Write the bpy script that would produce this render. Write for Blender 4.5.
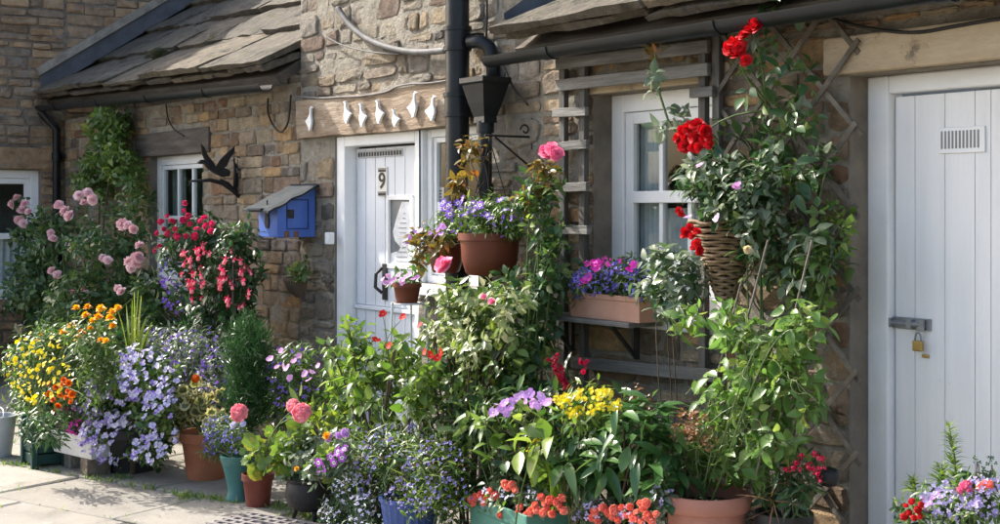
import bpy, math, random
import numpy as np
from mathutils import Vector, Matrix, noise as mnoise

for o in list(bpy.data.objects):
    bpy.data.objects.remove(o, do_unlink=True)
SC = bpy.context.scene
COL = SC.collection
random.seed(7)
R = np.random.default_rng(11)

# ------------------------------------------------------------------ camera, sky, sun
F = 1376.0                      # focal length in photograph pixels (1000 wide)
TH = math.atan2(984.0, F)       # angle between the view axis and the cottage wall
ST, CT = math.sin(TH), math.cos(TH)
K = 0.193
D = F / (984.0 * K) * ST        # camera to wall plane, metres
EYE, HOR = 1.55, 208.0
cam = bpy.data.cameras.new('camera')
cam.sensor_width = 36.0
cam.lens = 36.0 * F / 1000.0
cam.shift_y = -(262.0 - HOR) / 1000.0
cam.clip_end = 2000.0
co = bpy.data.objects.new('camera', cam)
COL.objects.link(co)
co.location = (0, -D, EYE)
co.rotation_euler = (math.radians(90), 0, math.radians(90) - TH)
SC.camera = co

SUN = Vector((-0.76, -0.22, 0.62)).normalized()
w = bpy.data.worlds.new('World')
SC.world = w
w.use_nodes = True
nt = w.node_tree
bg = nt.nodes['Background']
sky = nt.nodes.new('ShaderNodeTexSky')
sky.sky_type = 'NISHITA'
sky.sun_disc = False
sky.sun_elevation = math.asin(SUN.z)
sky.sun_rotation = math.atan2(SUN.x, SUN.y)
sky.air_density = 1.0
sky.dust_density = 4.0
nt.links.new(sky.outputs[0], bg.inputs[0])
bg.inputs[1].default_value = 0.15
sl = bpy.data.lights.new('sun', 'SUN')
sl.energy = 3.5
sl.angle = math.radians(0.6)
sl.color = (1.0, 0.95, 0.87)
so = bpy.data.objects.new('sun', sl)
COL.objects.link(so)
so.rotation_euler = SUN.to_track_quat('Z', 'Y').to_euler()
so.location = (-8, -6, 8)
SC.view_settings.view_transform = 'Standard'
SC.view_settings.look = 'None'
SC.view_settings.exposure = 1.42
SC.view_settings.gamma = 1.0
SC.render.engine = 'CYCLES'
SC.cycles.use_denoising = True
SC.cycles.max_bounces = 6
SC.cycles.transparent_max_bounces = 12

# ------------------------------------------------------------------ placing helpers
def P(px, py, y=0.0):
    """point of the vertical plane Y = y seen at a photograph pixel"""
    r = (px - 500.0) / F
    Z = (y + D) / (CT * r + ST)
    return Vector((ST * r * Z - CT * Z, y, EYE - (py - HOR) / F * Z))
def PX(px, py, X):
    r = (px - 500.0) / F
    Z = X / (ST * r - CT)
    return Vector((X, CT * r * Z + ST * Z - D, EYE - (py - HOR) / F * Z))
def PG(px, py, z=0.0):
    Z = (EYE - z) / ((py - HOR) / F)
    r = (px - 500.0) / F
    return Vector((ST * r * Z - CT * Z, CT * r * Z + ST * Z - D, z))
def scale_at(px, y):
    return F / ((y + D) / (CT * (px - 500.0) / F + ST))
def proj(p):
    x, y = p[0], p[1] + D
    fw = -CT * x + ST * y
    if fw < .1: return (-999, -999, 0)
    rt = ST * x + CT * y
    return (500 + F * rt / fw, HOR - F * (p[2] - EYE) / fw, F / fw)
def in_frame(p, m=6):
    a = proj(p)
    return -m < a[0] < 1000 + m and -m < a[1] < 524 + m

# ------------------------------------------------------------------ materials
MATS = {}
def nodes(name):
    m = bpy.data.materials.new(name)
    m.use_nodes = True
    t = m.node_tree
    return m, t, t.nodes, t.links, t.nodes['Principled BSDF']
def ramp(N, stops, interp='LINEAR'):
    r = N.new('ShaderNodeValToRGB')
    e = r.color_ramp.elements
    r.color_ramp.interpolation = interp
    while len(e) < len(stops): e.new(0.5)
    for q, (p, c) in zip(e, stops):
        q.position = p
        q.color = (*c, 1)
    return r
def surf(name, stops, scale=6.0, rough=0.8, bump=0.3, bscale=40.0, metal=0.0, obj=None, objamt=0.5, spots=None, detail=8.0, dist=0.01, rot=(0, 0, 0), stretch=(1, 1, 1), coat=0.0):
    """noise-varied surface; obj = colour stops chosen per object; spots = (colour, scale, threshold)"""
    if name in MATS: return MATS[name]
    m, t, N, L, b = nodes(name)
    geo = N.new('ShaderNodeNewGeometry')
    mp = N.new('ShaderNodeMapping')
    mp.inputs['Scale'].default_value = stretch
    mp.inputs['Rotation'].default_value = rot
    L.new(geo.outputs['Position'], mp.inputs['Vector'])
    n1 = N.new('ShaderNodeTexNoise')
    n1.inputs['Scale'].default_value = scale
    n1.inputs['Detail'].default_value = detail
    n1.inputs['Roughness'].default_value = 0.65
    L.new(mp.outputs[0], n1.inputs['Vector'])
    cr = ramp(N, stops)
    L.new(n1.outputs[0], cr.inputs[0])
    out = cr.outputs[0]
    if obj:
        oi = N.new('ShaderNodeObjectInfo')
        orp = ramp(N, obj)
        L.new(oi.outputs['Random'], orp.inputs[0])
        mx = N.new('ShaderNodeMix'); mx.data_type = 'RGBA'; mx.blend_type = 'MULTIPLY'
        mx.inputs[0].default_value = 1.0
        L.new(orp.outputs[0], mx.inputs[6]); L.new(out, mx.inputs[7])
        out = mx.outputs[2]
    for sp in (spots or []):
        n2 = N.new('ShaderNodeTexNoise')
        n2.inputs['Scale'].default_value = sp[1]
        n2.inputs['Detail'].default_value = 6
        n2.inputs['Roughness'].default_value = 0.7
        L.new(geo.outputs['Position'], n2.inputs['Vector'])
        r2 = ramp(N, [(sp[2], (0, 0, 0)), (min(1, sp[2] + 0.1), (1, 1, 1))])
        L.new(n2.outputs[0], r2.inputs[0])
        mx = N.new('ShaderNodeMix'); mx.data_type = 'RGBA'
        L.new(r2.outputs[0], mx.inputs[0]); L.new(out, mx.inputs[6])
        mx.inputs[7].default_value = (*sp[0], 1)
        out = mx.outputs[2]
    L.new(out, b.inputs['Base Color'])
    b.inputs['Roughness'].default_value = rough
    b.inputs['Metallic'].default_value = metal
    b.inputs['Specular IOR Level'].default_value = 0.35
    if coat: b.inputs['Coat Weight'].default_value = coat
    if bump:
        n3 = N.new('ShaderNodeTexNoise')
        n3.inputs['Scale'].default_value = bscale
        n3.inputs['Detail'].default_value = 9
        n3.inputs['Roughness'].default_value = 0.7
        L.new(mp.outputs[0], n3.inputs['Vector'])
        bp = N.new('ShaderNodeBump')
        bp.inputs['Strength'].default_value = bump
        bp.inputs['Distance'].default_value = dist
        L.new(n3.outputs[0], bp.inputs['Height'])
        L.new(bp.outputs[0], b.inputs['Normal'])
    MATS[name] = m
    return m
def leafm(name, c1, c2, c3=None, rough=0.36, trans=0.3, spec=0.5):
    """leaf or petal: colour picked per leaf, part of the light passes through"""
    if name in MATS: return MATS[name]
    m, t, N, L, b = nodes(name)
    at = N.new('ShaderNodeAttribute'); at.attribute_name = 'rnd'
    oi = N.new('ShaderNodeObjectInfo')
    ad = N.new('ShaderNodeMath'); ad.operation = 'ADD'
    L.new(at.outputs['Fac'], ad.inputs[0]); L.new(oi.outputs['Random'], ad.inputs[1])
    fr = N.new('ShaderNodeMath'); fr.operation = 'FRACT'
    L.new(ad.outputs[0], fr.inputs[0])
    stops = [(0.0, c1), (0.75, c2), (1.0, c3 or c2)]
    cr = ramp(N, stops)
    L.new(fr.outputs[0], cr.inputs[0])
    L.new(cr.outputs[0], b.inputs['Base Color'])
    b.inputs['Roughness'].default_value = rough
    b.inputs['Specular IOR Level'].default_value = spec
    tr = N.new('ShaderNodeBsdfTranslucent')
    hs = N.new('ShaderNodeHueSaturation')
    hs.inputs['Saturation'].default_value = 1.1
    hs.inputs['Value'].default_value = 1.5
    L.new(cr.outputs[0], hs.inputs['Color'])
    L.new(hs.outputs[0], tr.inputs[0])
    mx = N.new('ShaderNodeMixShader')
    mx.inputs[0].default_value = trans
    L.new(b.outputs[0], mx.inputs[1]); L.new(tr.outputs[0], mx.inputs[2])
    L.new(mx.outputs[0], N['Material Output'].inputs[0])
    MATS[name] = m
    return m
def glassm():
    if 'glass' in MATS: return MATS['glass']
    m, t, N, L, b = nodes('glass')
    tr = N.new('ShaderNodeBsdfTransparent'); tr.inputs[0].default_value = (.82, .86, .86, 1)
    gl = N.new('ShaderNodeBsdfGlossy'); gl.inputs['Roughness'].default_value = 0.03
    fr = N.new('ShaderNodeFresnel'); fr.inputs[0].default_value = 1.6
    mx = N.new('ShaderNodeMixShader')
    ge = N.new('ShaderNodeNewGeometry'); sb = N.new('ShaderNodeMath'); sb.operation = 'SUBTRACT'; sb.inputs[0].default_value = 1.0
    L.new(ge.outputs['Backfacing'], sb.inputs[1]); ml = N.new('ShaderNodeMath'); ml.operation = 'MULTIPLY'
    L.new(fr.outputs[0], ml.inputs[0]); L.new(sb.outputs[0], ml.inputs[1])
    L.new(ml.outputs[0], mx.inputs[0]); L.new(tr.outputs[0], mx.inputs[1]); L.new(gl.outputs[0], mx.inputs[2])
    L.new(mx.outputs[0], N['Material Output'].inputs[0])
    MATS['glass'] = m
    return m

G3 = lambda v: (v, v, v)
STONE_OBJ = [(0.0, (.16, .13, .10)), (.12, (.28, .23, .17)), (.25, (.39, .34, .26)), (.36, (.22, .195, .165)), (.48, (.40, .31, .20)), (.6, (.30, .275, .235)), (.7, (.18, .12, .085)), (.8, (.43, .38, .30)), (.9, (.13, .12, .11)), (1.0, (.33, .255, .165))]
stone_m = surf('sandstone', [(.25, G3(.35)), (.42, G3(.8)), (.58, G3(1.08)), (.78, (1.5, 1.42, 1.25))], 12, .94, 1.0, 32, obj=STONE_OBJ, spots=[((.34, .32, .27), 5.0, .57), ((.07, .06, .05), 7.0, .62), ((.50, .46, .38), 16.0, .66)], dist=.045)
stone_warm_m = surf('warm sandstone', [(.25, G3(.35)), (.42, G3(.8)), (.58, G3(1.08)), (.78, (1.5, 1.42, 1.25))], 12, .94, 1.0, 32, obj=[(0.0, (.20, .135, .085)), (.12, (.34, .245, .15)), (.25, (.46, .37, .25)), (.36, (.26, .21, .16)), (.48, (.52, .34, .17)), (.6, (.34, .285, .22)), (.7, (.26, .13, .07)), (.8, (.50, .40, .27)), (.9, (.15, .13, .11)), (1.0, (.44, .27, .13))], spots=[((.34, .32, .27), 5.0, .57), ((.07, .06, .05), 7.0, .62), ((.50, .46, .38), 16.0, .66)], dist=.045)
stone_dark_m = surf('weathered sandstone', [(.25, G3(.35)), (.45, G3(.8)), (.6, G3(1.05)), (.78, (1.45, 1.35, 1.2))], 11, .93, 1.0, 30, obj=[(0, (.20, .14, .09)), (.25, (.36, .24, .14)), (.5, (.23, .19, .15)), (.75, (.42, .29, .17)), (1, (.14, .12, .1))], spots=[((.22, .21, .18), 4.0, .58), ((.06, .05, .045), 6.0, .64)], dist=.02)
mortar_m = surf('lime mortar', [(.3, (.25, .22, .175)), (.55, (.40, .365, .30)), (.75, (.52, .48, .41))], 7, .95, 1.0, 26, spots=[((.13, .11, .09), 3.5, .6), ((.33, .25, .15), 5, .62)], dist=.06)
mortar_dark_m = surf('old dark mortar', [(.3, (.12, .1, .08)), (.55, (.22, .19, .155)), (.75, (.32, .28, .23))], 7, .95, 1.0, 26, dist=.025)
render_m = surf('cement reveal', [(.3, (.13, .112, .09)), (.7, (.25, .215, .17))], 6, .95, .7, 30)
slate_m = surf('stone slate', [(.25, G3(.35)), (.45, G3(.8)), (.6, G3(1.1)), (.78, (1.6, 1.45, 1.15))], 9, .92, 1.0, 13, obj=[(0, (.14, .125, .10)), (.4, (.21, .18, .138)), (.7, (.175, .155, .125)), (1, (.27, .22, .152))], spots=[((.11, .11, .045), 6.0, .58), ((.40, .37, .30), 14.0, .62), ((.04, .042, .03), 4.5, .54)], dist=.09)
lintel_m = surf('tan sandstone lintel', [(.25, (.30, .23, .15)), (.5, (.45, .36, .245)), (.75, (.56, .47, .35))], 6, .92, .8, 40, spots=[((.20, .15, .10), 6, .6), ((.16, .15, .13), 3, .62)], stretch=(.5, 1, 1.6))
beam_m = surf('weathered brown beam', [(.2, (.12, .08, .05)), (.42, (.25, .18, .12)), (.6, (.37, .29, .21)), (.8, (.52, .45, .36))], 6, .9, .9, 16, spots=[((.13, .075, .045), 3, .58), ((.50, .44, .36), 9, .62)], stretch=(.5, 1, 3.0), dist=.02)
oldwood_m = surf('silvered timber', [(.25, (.07, .066, .06)), (.5, (.17, .165, .152)), (.75, (.33, .32, .30))], 9, .85, .8, 30, stretch=(.25, 1, 3), obj=[(0, G3(.75)), (1, G3(1.15))])
postwood_m = surf('silvered upright timber', [(.25, (.05, .046, .04)), (.5, (.11, .104, .094)), (.75, (.20, .19, .175))], 9, .85, .8, 30, stretch=(3, 3, .25), obj=[(0, G3(.75)), (1, G3(1.15))])
lathwood_m = surf('grey lath timber', [(.25, (.07, .06, .047)), (.5, (.15, .13, .105)), (.75, (.27, .24, .20))], 12, .85, .6, 60, obj=[(0, G3(.7)), (1, G3(1.15))])
darkwood_m = surf('dark old timber', [(.25, (.04, .033, .027)), (.5, (.09, .075, .06)), (.75, (.16, .14, .115))], 6, .9, .8, 18, stretch=(.4, 1, 3))
white_m = surf('white gloss paint', [(.2, (.70, .71, .71)), (.6, (.80, .81, .81)), (.8, (.83, .83, .82))], 5, .38, .12, 60, spots=[((.50, .46, .40), 8, .72)])
whitedoor_m = surf('white door paint', [(.2, (.74, .75, .76)), (.6, (.82, .82, .82)), (.8, (.86, .86, .85))], 4, .45, .35, 40, stretch=(6, 6, .35), spots=[((.55, .52, .47), 6, .69), ((.45, .42, .37), 23, .73)], obj=[(0, G3(.96)), (1, G3(1.0))])
black_m = surf('black gloss pipe paint', [(.3, (.006, .006, .008)), (.7, (.012, .017, .02))], 9, .35, .15, 45)
iron_m = surf('black iron', [(.3, (.012, .011, .011)), (.7, (.03, .028, .027))], 20, .6, .3, 80)
lead_m = surf('lead flashing', [(.3, (.05, .055, .065)), (.7, (.11, .12, .135))], 5, .55, .4, 12)
blue_m = surf('blue box paint', [(.3, (.05, .12, .42)), (.7, (.085, .18, .55))], 7, .5, .3, 30, stretch=(1, 1, .4), spots=[((.03, .06, .2), 9, .68)])
felt_m = surf('grey roofing felt', [(.3, (.012, .017, .022)), (.7, (.028, .036, .044))], 12, .9, .6, 60)
terra_m = surf('terracotta', [(.25, (.30, .105, .05)), (.55, (.42, .165, .085)), (.8, (.50, .24, .14))], 5, .8, .25, 60, spots=[((.48, .36, .28), 6, .62), ((.16, .10, .05), 4, .66)])
terrap_m = surf('terracotta plastic', [(.3, (.12, .028, .014)), (.7, (.175, .045, .022))], 5, .45, .08, 60, spots=[((.33, .17, .11), 7, .66)])
browp_m = surf('brown plastic', [(.3, (.33, .13, .085)), (.7, (.42, .19, .13))], 4, .5, .12, 50, spots=[((.5, .32, .25), 5, .7)])
redpot_m = surf('dark red glaze', [(.3, (.13, .03, .02)), (.7, (.20, .05, .035))], 5, .5, .2, 40, spots=[((.22, .12, .08), 9, .63)])
teal_m = surf('teal glaze', [(.3, (.04, .14, .13)), (.7, (.075, .20, .185))], 5, .45, .2, 30, spots=[((.16, .22, .16), 8, .62)])
green_m = surf('dark green paint', [(.3, (.006, .03, .027)), (.7, (.012, .055, .048))], 5, .5, .2, 30)
sage_m = surf('sage green plastic', [(.3, (.07, .20, .155)), (.7, (.11, .27, .21))], 4, .55, .2, 40, spots=[((.20, .24, .17), 8, .6)])
bluepot_m = surf('blue glaze', [(.3, (.03, .06, .20)), (.7, (.06, .105, .29))], 5, .35, .15, 30)
blackpot_m = surf('black plastic pot', [(.3, (.015, .015, .016)), (.7, (.03, .03, .03))], 8, .5, .2, 60)
whitepot_m = surf('weathered white trough', [(.3, (.50, .49, .46)), (.7, (.70, .69, .66))], 5, .7, .3, 40)
zinc_m = surf('zinc pail', [(.3, (.34, .36, .38)), (.7, (.52, .54, .56))], 8, .5, .1, 40)
soil_m = surf('soil', [(.3, (.02, .014, .009)), (.7, (.055, .04, .026))], 20, .97, 1.0, 60)
flag_m = surf('sandstone flag', [(.25, G3(.65)), (.5, G3(.96)), (.75, G3(1.12))], 3.5, .88, .5, 30, obj=[(0, (.235, .217, .185)), (.5, (.315, .292, .252)), (1, (.27, .245, .205))], spots=[((.25, .225, .18), 4, .56), ((.14, .13, .085), 2.2, .6), ((.52, .49, .43), 17, .64), ((.12, .11, .09), 23, .68)])
ground_m = surf('sandy ground', [(.3, (.10, .085, .06)), (.55, (.19, .165, .125)), (.75, (.28, .25, .20))], 8, .95, .9, 40)
wicker_m = surf('wicker', [(.25, (.10, .06, .03)), (.5, (.22, .15, .085)), (.75, (.36, .27, .17))], 30, .75, .5, 90, obj=[(0, G3(.8)), (1, G3(1.15))])
brass_m = surf('brass', [(.3, (.35, .24, .08)), (.7, (.5, .36, .14))], 20, .4, .2, 60, metal=.85)
steel_m = surf('galvanised steel', [(.3, (.22, .23, .25)), (.7, (.36, .37, .39))], 20, .45, .2, 60, metal=.6)
conduit_m = surf('grey conduit', [(.3, (.075, .075, .075)), (.7, (.17, .165, .16))], 12, .7, .4, 50, spots=[((.12, .11, .1), 9, .62)])
wire_m = surf('old grey cable', [(.3, (.10, .095, .09)), (.7, (.22, .21, .20))], 12, .8, .2, 50)
wwire_m = surf('white coated wire', [(.3, G3(.6)), (.7, G3(.75))], 12, .5)
net_m = surf('white net curtain', [(.3, G3(.55)), (.5, G3(.78)), (.7, G3(.82))], 14, .9, .5, 60)
curtain_m = surf('grey green curtain', [(.3, (.20, .24, .21)), (.7, (.36, .40, .36))], 3, .9, .3, 20, stretch=(6, 6, .3))
room_m = surf('dim room plaster', [(.3, (.30, .30, .28)), (.7, (.42, .42, .40))], 3, .9, 0)
plate_m = surf('cream tile', [(.3, (.64, .62, .54)), (.7, (.74, .72, .65))], 9, .4, 0)
ink_m = surf('black lettering', [(.3, G3(.012)), (.7, G3(.02))], 9, .5, 0)
rust_m = surf('rusty hinge', [(.3, (.10, .05, .03)), (.7, (.22, .11, .06))], 30, .8, .4, 80)
tinglass = glassm()

# ------------------------------------------------------------------ mesh helpers
WP = {}
def wp(o):
    return WP.get(o.name, Vector((0, 0, 0)))
def tag(o, label=None, cat=None, group=None, kind=None):
    if label: o['label'] = label
    if cat: o['category'] = cat
    if group: o['group'] = group
    if kind: o['kind'] = kind
    return o
def thing(name, label, cat, loc, group=None):
    o = bpy.data.objects.new(name, None)
    o.empty_display_size = .1
    COL.objects.link(o)
    o.location = loc
    WP[o.name] = Vector(loc)
    return tag(o, label, cat, group)
def link(name, me, origin, parent=None):
    o = bpy.data.objects.new(name, me)
    COL.objects.link(o)
    origin = Vector(origin)
    WP[o.name] = origin
    if parent is not None:
        o.parent = parent
        o.location = origin - wp(parent)
    else:
        o.location = origin
    return o
class B:
    def __init__(s): s.v = []; s.f = []; s.m = []
    def add(s, v, f, mi=0):
        k = len(s.v)
        s.v += [tuple(a) for a in v]
        s.f += [tuple(i + k for i in q) for q in f]
        s.m += [mi] * len(f)
        return s
    def box(s, c, d, rot=None, mi=0):
        x, y, z = d[0] / 2, d[1] / 2, d[2] / 2
        vs = [Vector(q) for q in ((-x, -y, -z), (x, -y, -z), (x, y, -z), (-x, y, -z), (-x, -y, z), (x, -y, z), (x, y, z), (-x, y, z))]
        if rot is not None: vs = [rot @ q for q in vs]
        c = Vector(c)
        return s.add([q + c for q in vs], [(0, 3, 2, 1), (4, 5, 6, 7), (0, 1, 5, 4), (1, 2, 6, 5), (2, 3, 7, 6), (3, 0, 4, 7)], mi)
    def bar(s, a, b, wd, th, mi=0, up=Vector((0, 1, 0))):
        a, b = Vector(a), Vector(b)
        d = (b - a); ln = d.length; d.normalize()
        n = up.normalized(); sd = d.cross(n).normalized(); n = sd.cross(d)
        M = Matrix((sd, n, d)).transposed()
        return s.box((a + b) / 2, (wd, th, ln), M, mi)
    def tube(s, pts, r, n=8, mi=0, cap=True):
        pts = [Vector(p) for p in pts]
        rs = r if isinstance(r, (list, tuple)) else [r] * len(pts)
        k = len(s.v); prev = None
        for i, p in enumerate(pts):
            d = (pts[min(i + 1, len(pts) - 1)] - pts[max(i - 1, 0)])
            if d.length < 1e-9: d = Vector((0, 0, 1))
            d.normalize()
            if prev is None:
                u = d.orthogonal().normalized()
            else:
                u = (prev - d * prev.dot(d)); u = u.normalized() if u.length > 1e-6 else d.orthogonal().normalized()
            prev = u; vv = d.cross(u)
            for j in range(n):
                a = 2 * math.pi * j / n
                s.v.append(tuple(p + (u * math.cos(a) + vv * math.sin(a)) * rs[i]))
        for i in range(len(pts) - 1):
            for j in range(n):
                s.f.append((k + i * n + j, k + i * n + (j + 1) % n, k + (i + 1) * n + (j + 1) % n, k + (i + 1) * n + j)); s.m.append(mi)
        if cap:
            s.f.append(tuple(k + j for j in range(n))[::-1]); s.m.append(mi)
            e = k + (len(pts) - 1) * n
            s.f.append(tuple(e + j for j in range(n))); s.m.append(mi)
        return s
    def lathe(s, prof, c, n=28, mi=0, sx=1, sy=1, wob=0):
        c = Vector(c); k = len(s.v)
        for (r, z) in prof:
            for j in range(n):
                a = 2 * math.pi * j / n
                rr = r * (1 + wob * math.cos(a * n / 2))
                s.v.append((c.x + rr * math.cos(a) * sx, c.y + rr * math.sin(a) * sy, c.z + z))
        for i in range(len(prof) - 1):
            for j in range(n):
                s.f.append((k + i * n + j, k + i * n + (j + 1) % n, k + (i + 1) * n + (j + 1) % n, k + (i + 1) * n + j)); s.m.append(mi)
        return s
    def prism(s, poly, o, ux, uy, th, mi=0):
        """extrude a 2-D polygon in plane (ux, uy) through o by vector th"""
        o, ux, uy, th = Vector(o), Vector(ux), Vector(uy), Vector(th)
        a = [o + ux * p[0] + uy * p[1] for p in poly]
        n = len(a)
        return s.add(a + [q + th for q in a], [tuple(range(n)), tuple(range(2 * n - 1, n - 1, -1))] + [(i, i + n, (i + 1) % n + n, (i + 1) % n) for i in range(n)], mi)
    def build(s, name, mats, parent=None, smooth=False, label=None, cat=None, group=None, kind=None, bevel=0, origin=None):
        A = np.array(s.v, dtype=float)
        if origin is None:
            lo, hi = A.min(0), A.max(0)
            origin = ((lo[0] + hi[0]) / 2, (lo[1] + hi[1]) / 2, lo[2])
        A = A - np.array(origin)
        me = bpy.data.meshes.new(name)
        me.from_pydata(A.tolist(), [], s.f)
        if not isinstance(mats, (list, tuple)): mats = [mats]
        for q in mats: me.materials.append(q)
        if len(mats) > 1: me.polygons.foreach_set('material_index', s.m)
        me.polygons.foreach_set('use_smooth', [bool(smooth)] * len(s.f))
        me.update()
        o = link(name, me, origin, parent)
        if bevel:
            bm = o.modifiers.new('edge', 'BEVEL'); bm.width = bevel; bm.segments = 2; bm.limit_method = 'ANGLE'
        if smooth == 2:
            try:
                me.set_sharp_from_angle(angle=math.radians(38))
            except Exception: pass
        return tag(o, label, cat, group, kind)

# ------------------------------------------------------------------ masonry
def east(X):   # wall whose face looks along +X, u runs along Y
    return lambda u, z, d: (X + d, u, z)
def south(Y):  # wall whose face looks along -Y, u runs along X
    return lambda u, z, d: (u, Y - d, z)
def wall_sheet(name, u0, u1, z0, z1, holes, mp, parent, mat, reveal=.18, back=.3, amp=.009):
    us = sorted({u0, u1, *[h[0] for h in holes], *[h[1] for h in holes]})
    zs = sorted({z0, z1, *[h[2] for h in holes], *[h[3] for h in holes]})
    us = [a for a in us if u0 <= a <= u1]; zs = [a for a in zs if z0 <= a <= z1]
    def rough(a, c):
        if any(h[0] - .02 < a < h[1] + .02 and h[2] - .02 < c < h[3] + .02 for h in holes) or a < u0 + .01 or a > u1 - .01: return 0.0
        p = Vector(mp(a, c, 0))
        return amp * (.6 + 1.3 * mnoise.noise(p * 5.5) + .7 * mnoise.noise(p * 17)) if amp else 0.0
    b = B()
    inside = lambda a, c: any(h[0] < a < h[1] and h[2] < c < h[3] for h in holes)
    for i in range(len(us) - 1):
        for j in range(len(zs) - 1):
            if inside((us[i] + us[i + 1]) / 2, (zs[j] + zs[j + 1]) / 2): continue
            q = [(us[i], zs[j]), (us[i + 1], zs[j]), (us[i + 1], zs[j + 1]), (us[i], zs[j + 1])]
            nu = max(1, int((us[i + 1] - us[i]) / .05)) if amp else 1; nz = max(1, int((zs[j + 1] - zs[j]) / .05)) if amp else 1
            vv_ = []
            for kz in range(nz + 1):
                for ku in range(nu + 1):
                    a, c = us[i] + (us[i + 1] - us[i]) * ku / nu, zs[j] + (zs[j + 1] - zs[j]) * kz / nz
                    vv_.append(mp(a, c, rough(a, c)))
            b.add(vv_, [(kz * (nu + 1) + ku, kz * (nu + 1) + ku + 1, (kz + 1) * (nu + 1) + ku + 1, (kz + 1) * (nu + 1) + ku) for kz in range(nz) for ku in range(nu)])
            b.add([mp(a, c, -back) for a, c in q], [(3, 2, 1, 0)])
    for h in holes:
        q = [(h[0], h[2]), (h[1], h[2]), (h[1], h[3]), (h[0], h[3])]
        for k in range(4):
            a, c = q[k], q[(k + 1) % 4]
            b.add([mp(*a, 0), mp(*c, 0), mp(*c, -back), mp(*a, -back)], [(0, 1, 2, 3)], 1)
    q = [(u0, z0), (u1, z0), (u1, z1), (u0, z1)]
    for k in range(4):
        a, c = q[k], q[(k + 1) % 4]
        b.add([mp(*a, 0), mp(*c, 0), mp(*c, -back), mp(*a, -back)], [(0, 1, 2, 3)])
    return b.build(name, [mat, render_m], parent, smooth=2)
def stone_geo(u0, u1, z0, z1, mp, depth, irr=1.0):
    """one dressed rubble block: uneven outline, chamfered arris, slightly hollow or proud face"""
    cu, cz, hu, hz = (u0 + u1) / 2, (z0 + z1) / 2, (u1 - u0) / 2, (z1 - z0) / 2
    n = 12; jit = irr * min(.02, hz * .2, hu * .2); rt = irr * random.uniform(-.05, .05)
    base = [(-1, -1), (-.45, -1), (.3, -1), (1, -1), (1, -.3), (1, .4), (1, 1), (.35, 1), (-.4, 1), (-1, 1), (-1, .35), (-1, -.4)]
    cut = 1 - irr * random.uniform(0, .2)
    out = []
    for (a, c) in base:
        if abs(a) == 1 and abs(c) == 1: a *= cut; c *= cut * random.uniform(.93, 1)
        du, dz_ = a * hu, c * hz
        out.append((cu + du - dz_ * rt + random.uniform(-jit, jit) * (1 if abs(a) == 1 else .5), cz + dz_ + du * rt * .6 + random.uniform(-jit, jit)))
    bev = min(.009, hz * .2)
    v = [mp(a, c, -.01) for a, c in out]
    dm = [depth * random.uniform(.45, .8) for _ in out]
    v += [mp(a, c, dm[i]) for i, (a, c) in enumerate(out)]
    tilt, tz = random.uniform(-.12, .12), random.uniform(-.1, .1)
    for (a, c) in out:
        lx = math.hypot(a - cu, c - cz) + 1e-6
        k = max(.3, 1 - bev / lx * 1.5)
        v.append(mp(cu + (a - cu) * k, cz + (c - cz) * k, depth * random.uniform(.85, 1.15) + tilt * (a - cu) * .3 + tz * (c - cz) * .3))
    for k in range(4):
        a = cu + (-.4 + .8 * (k % 2)) * hu; c = cz + (-.35 + .7 * (k // 2)) * hz
        v.append(mp(a, c, depth * random.uniform(.85, 1.3)))
    f = []
    for r in range(2):
        for j in range(n):
            f.append((r * n + j, r * n + (j + 1) % n, (r + 1) * n + (j + 1) % n, (r + 1) * n + j))
    o = 2 * n; q = 3 * n
    f += [(o + 0, o + 1, q), (o + 1, o + 2, q + 1, q), (o + 2, o + 3, q + 1), (o + 3, o + 4, q + 1), (o + 4, o + 5, q + 3, q + 1), (o + 5, o + 6, q + 3), (o + 6, o + 7, q + 3), (o + 7, o + 8, q + 2, q + 3), (o + 8, o + 9, q + 2), (o + 9, o + 10, q + 2), (o + 10, o + 11, q, q + 2), (o + 11, o + 0, q), (q, q + 1, q + 3, q + 2)]
    return v, f
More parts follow.
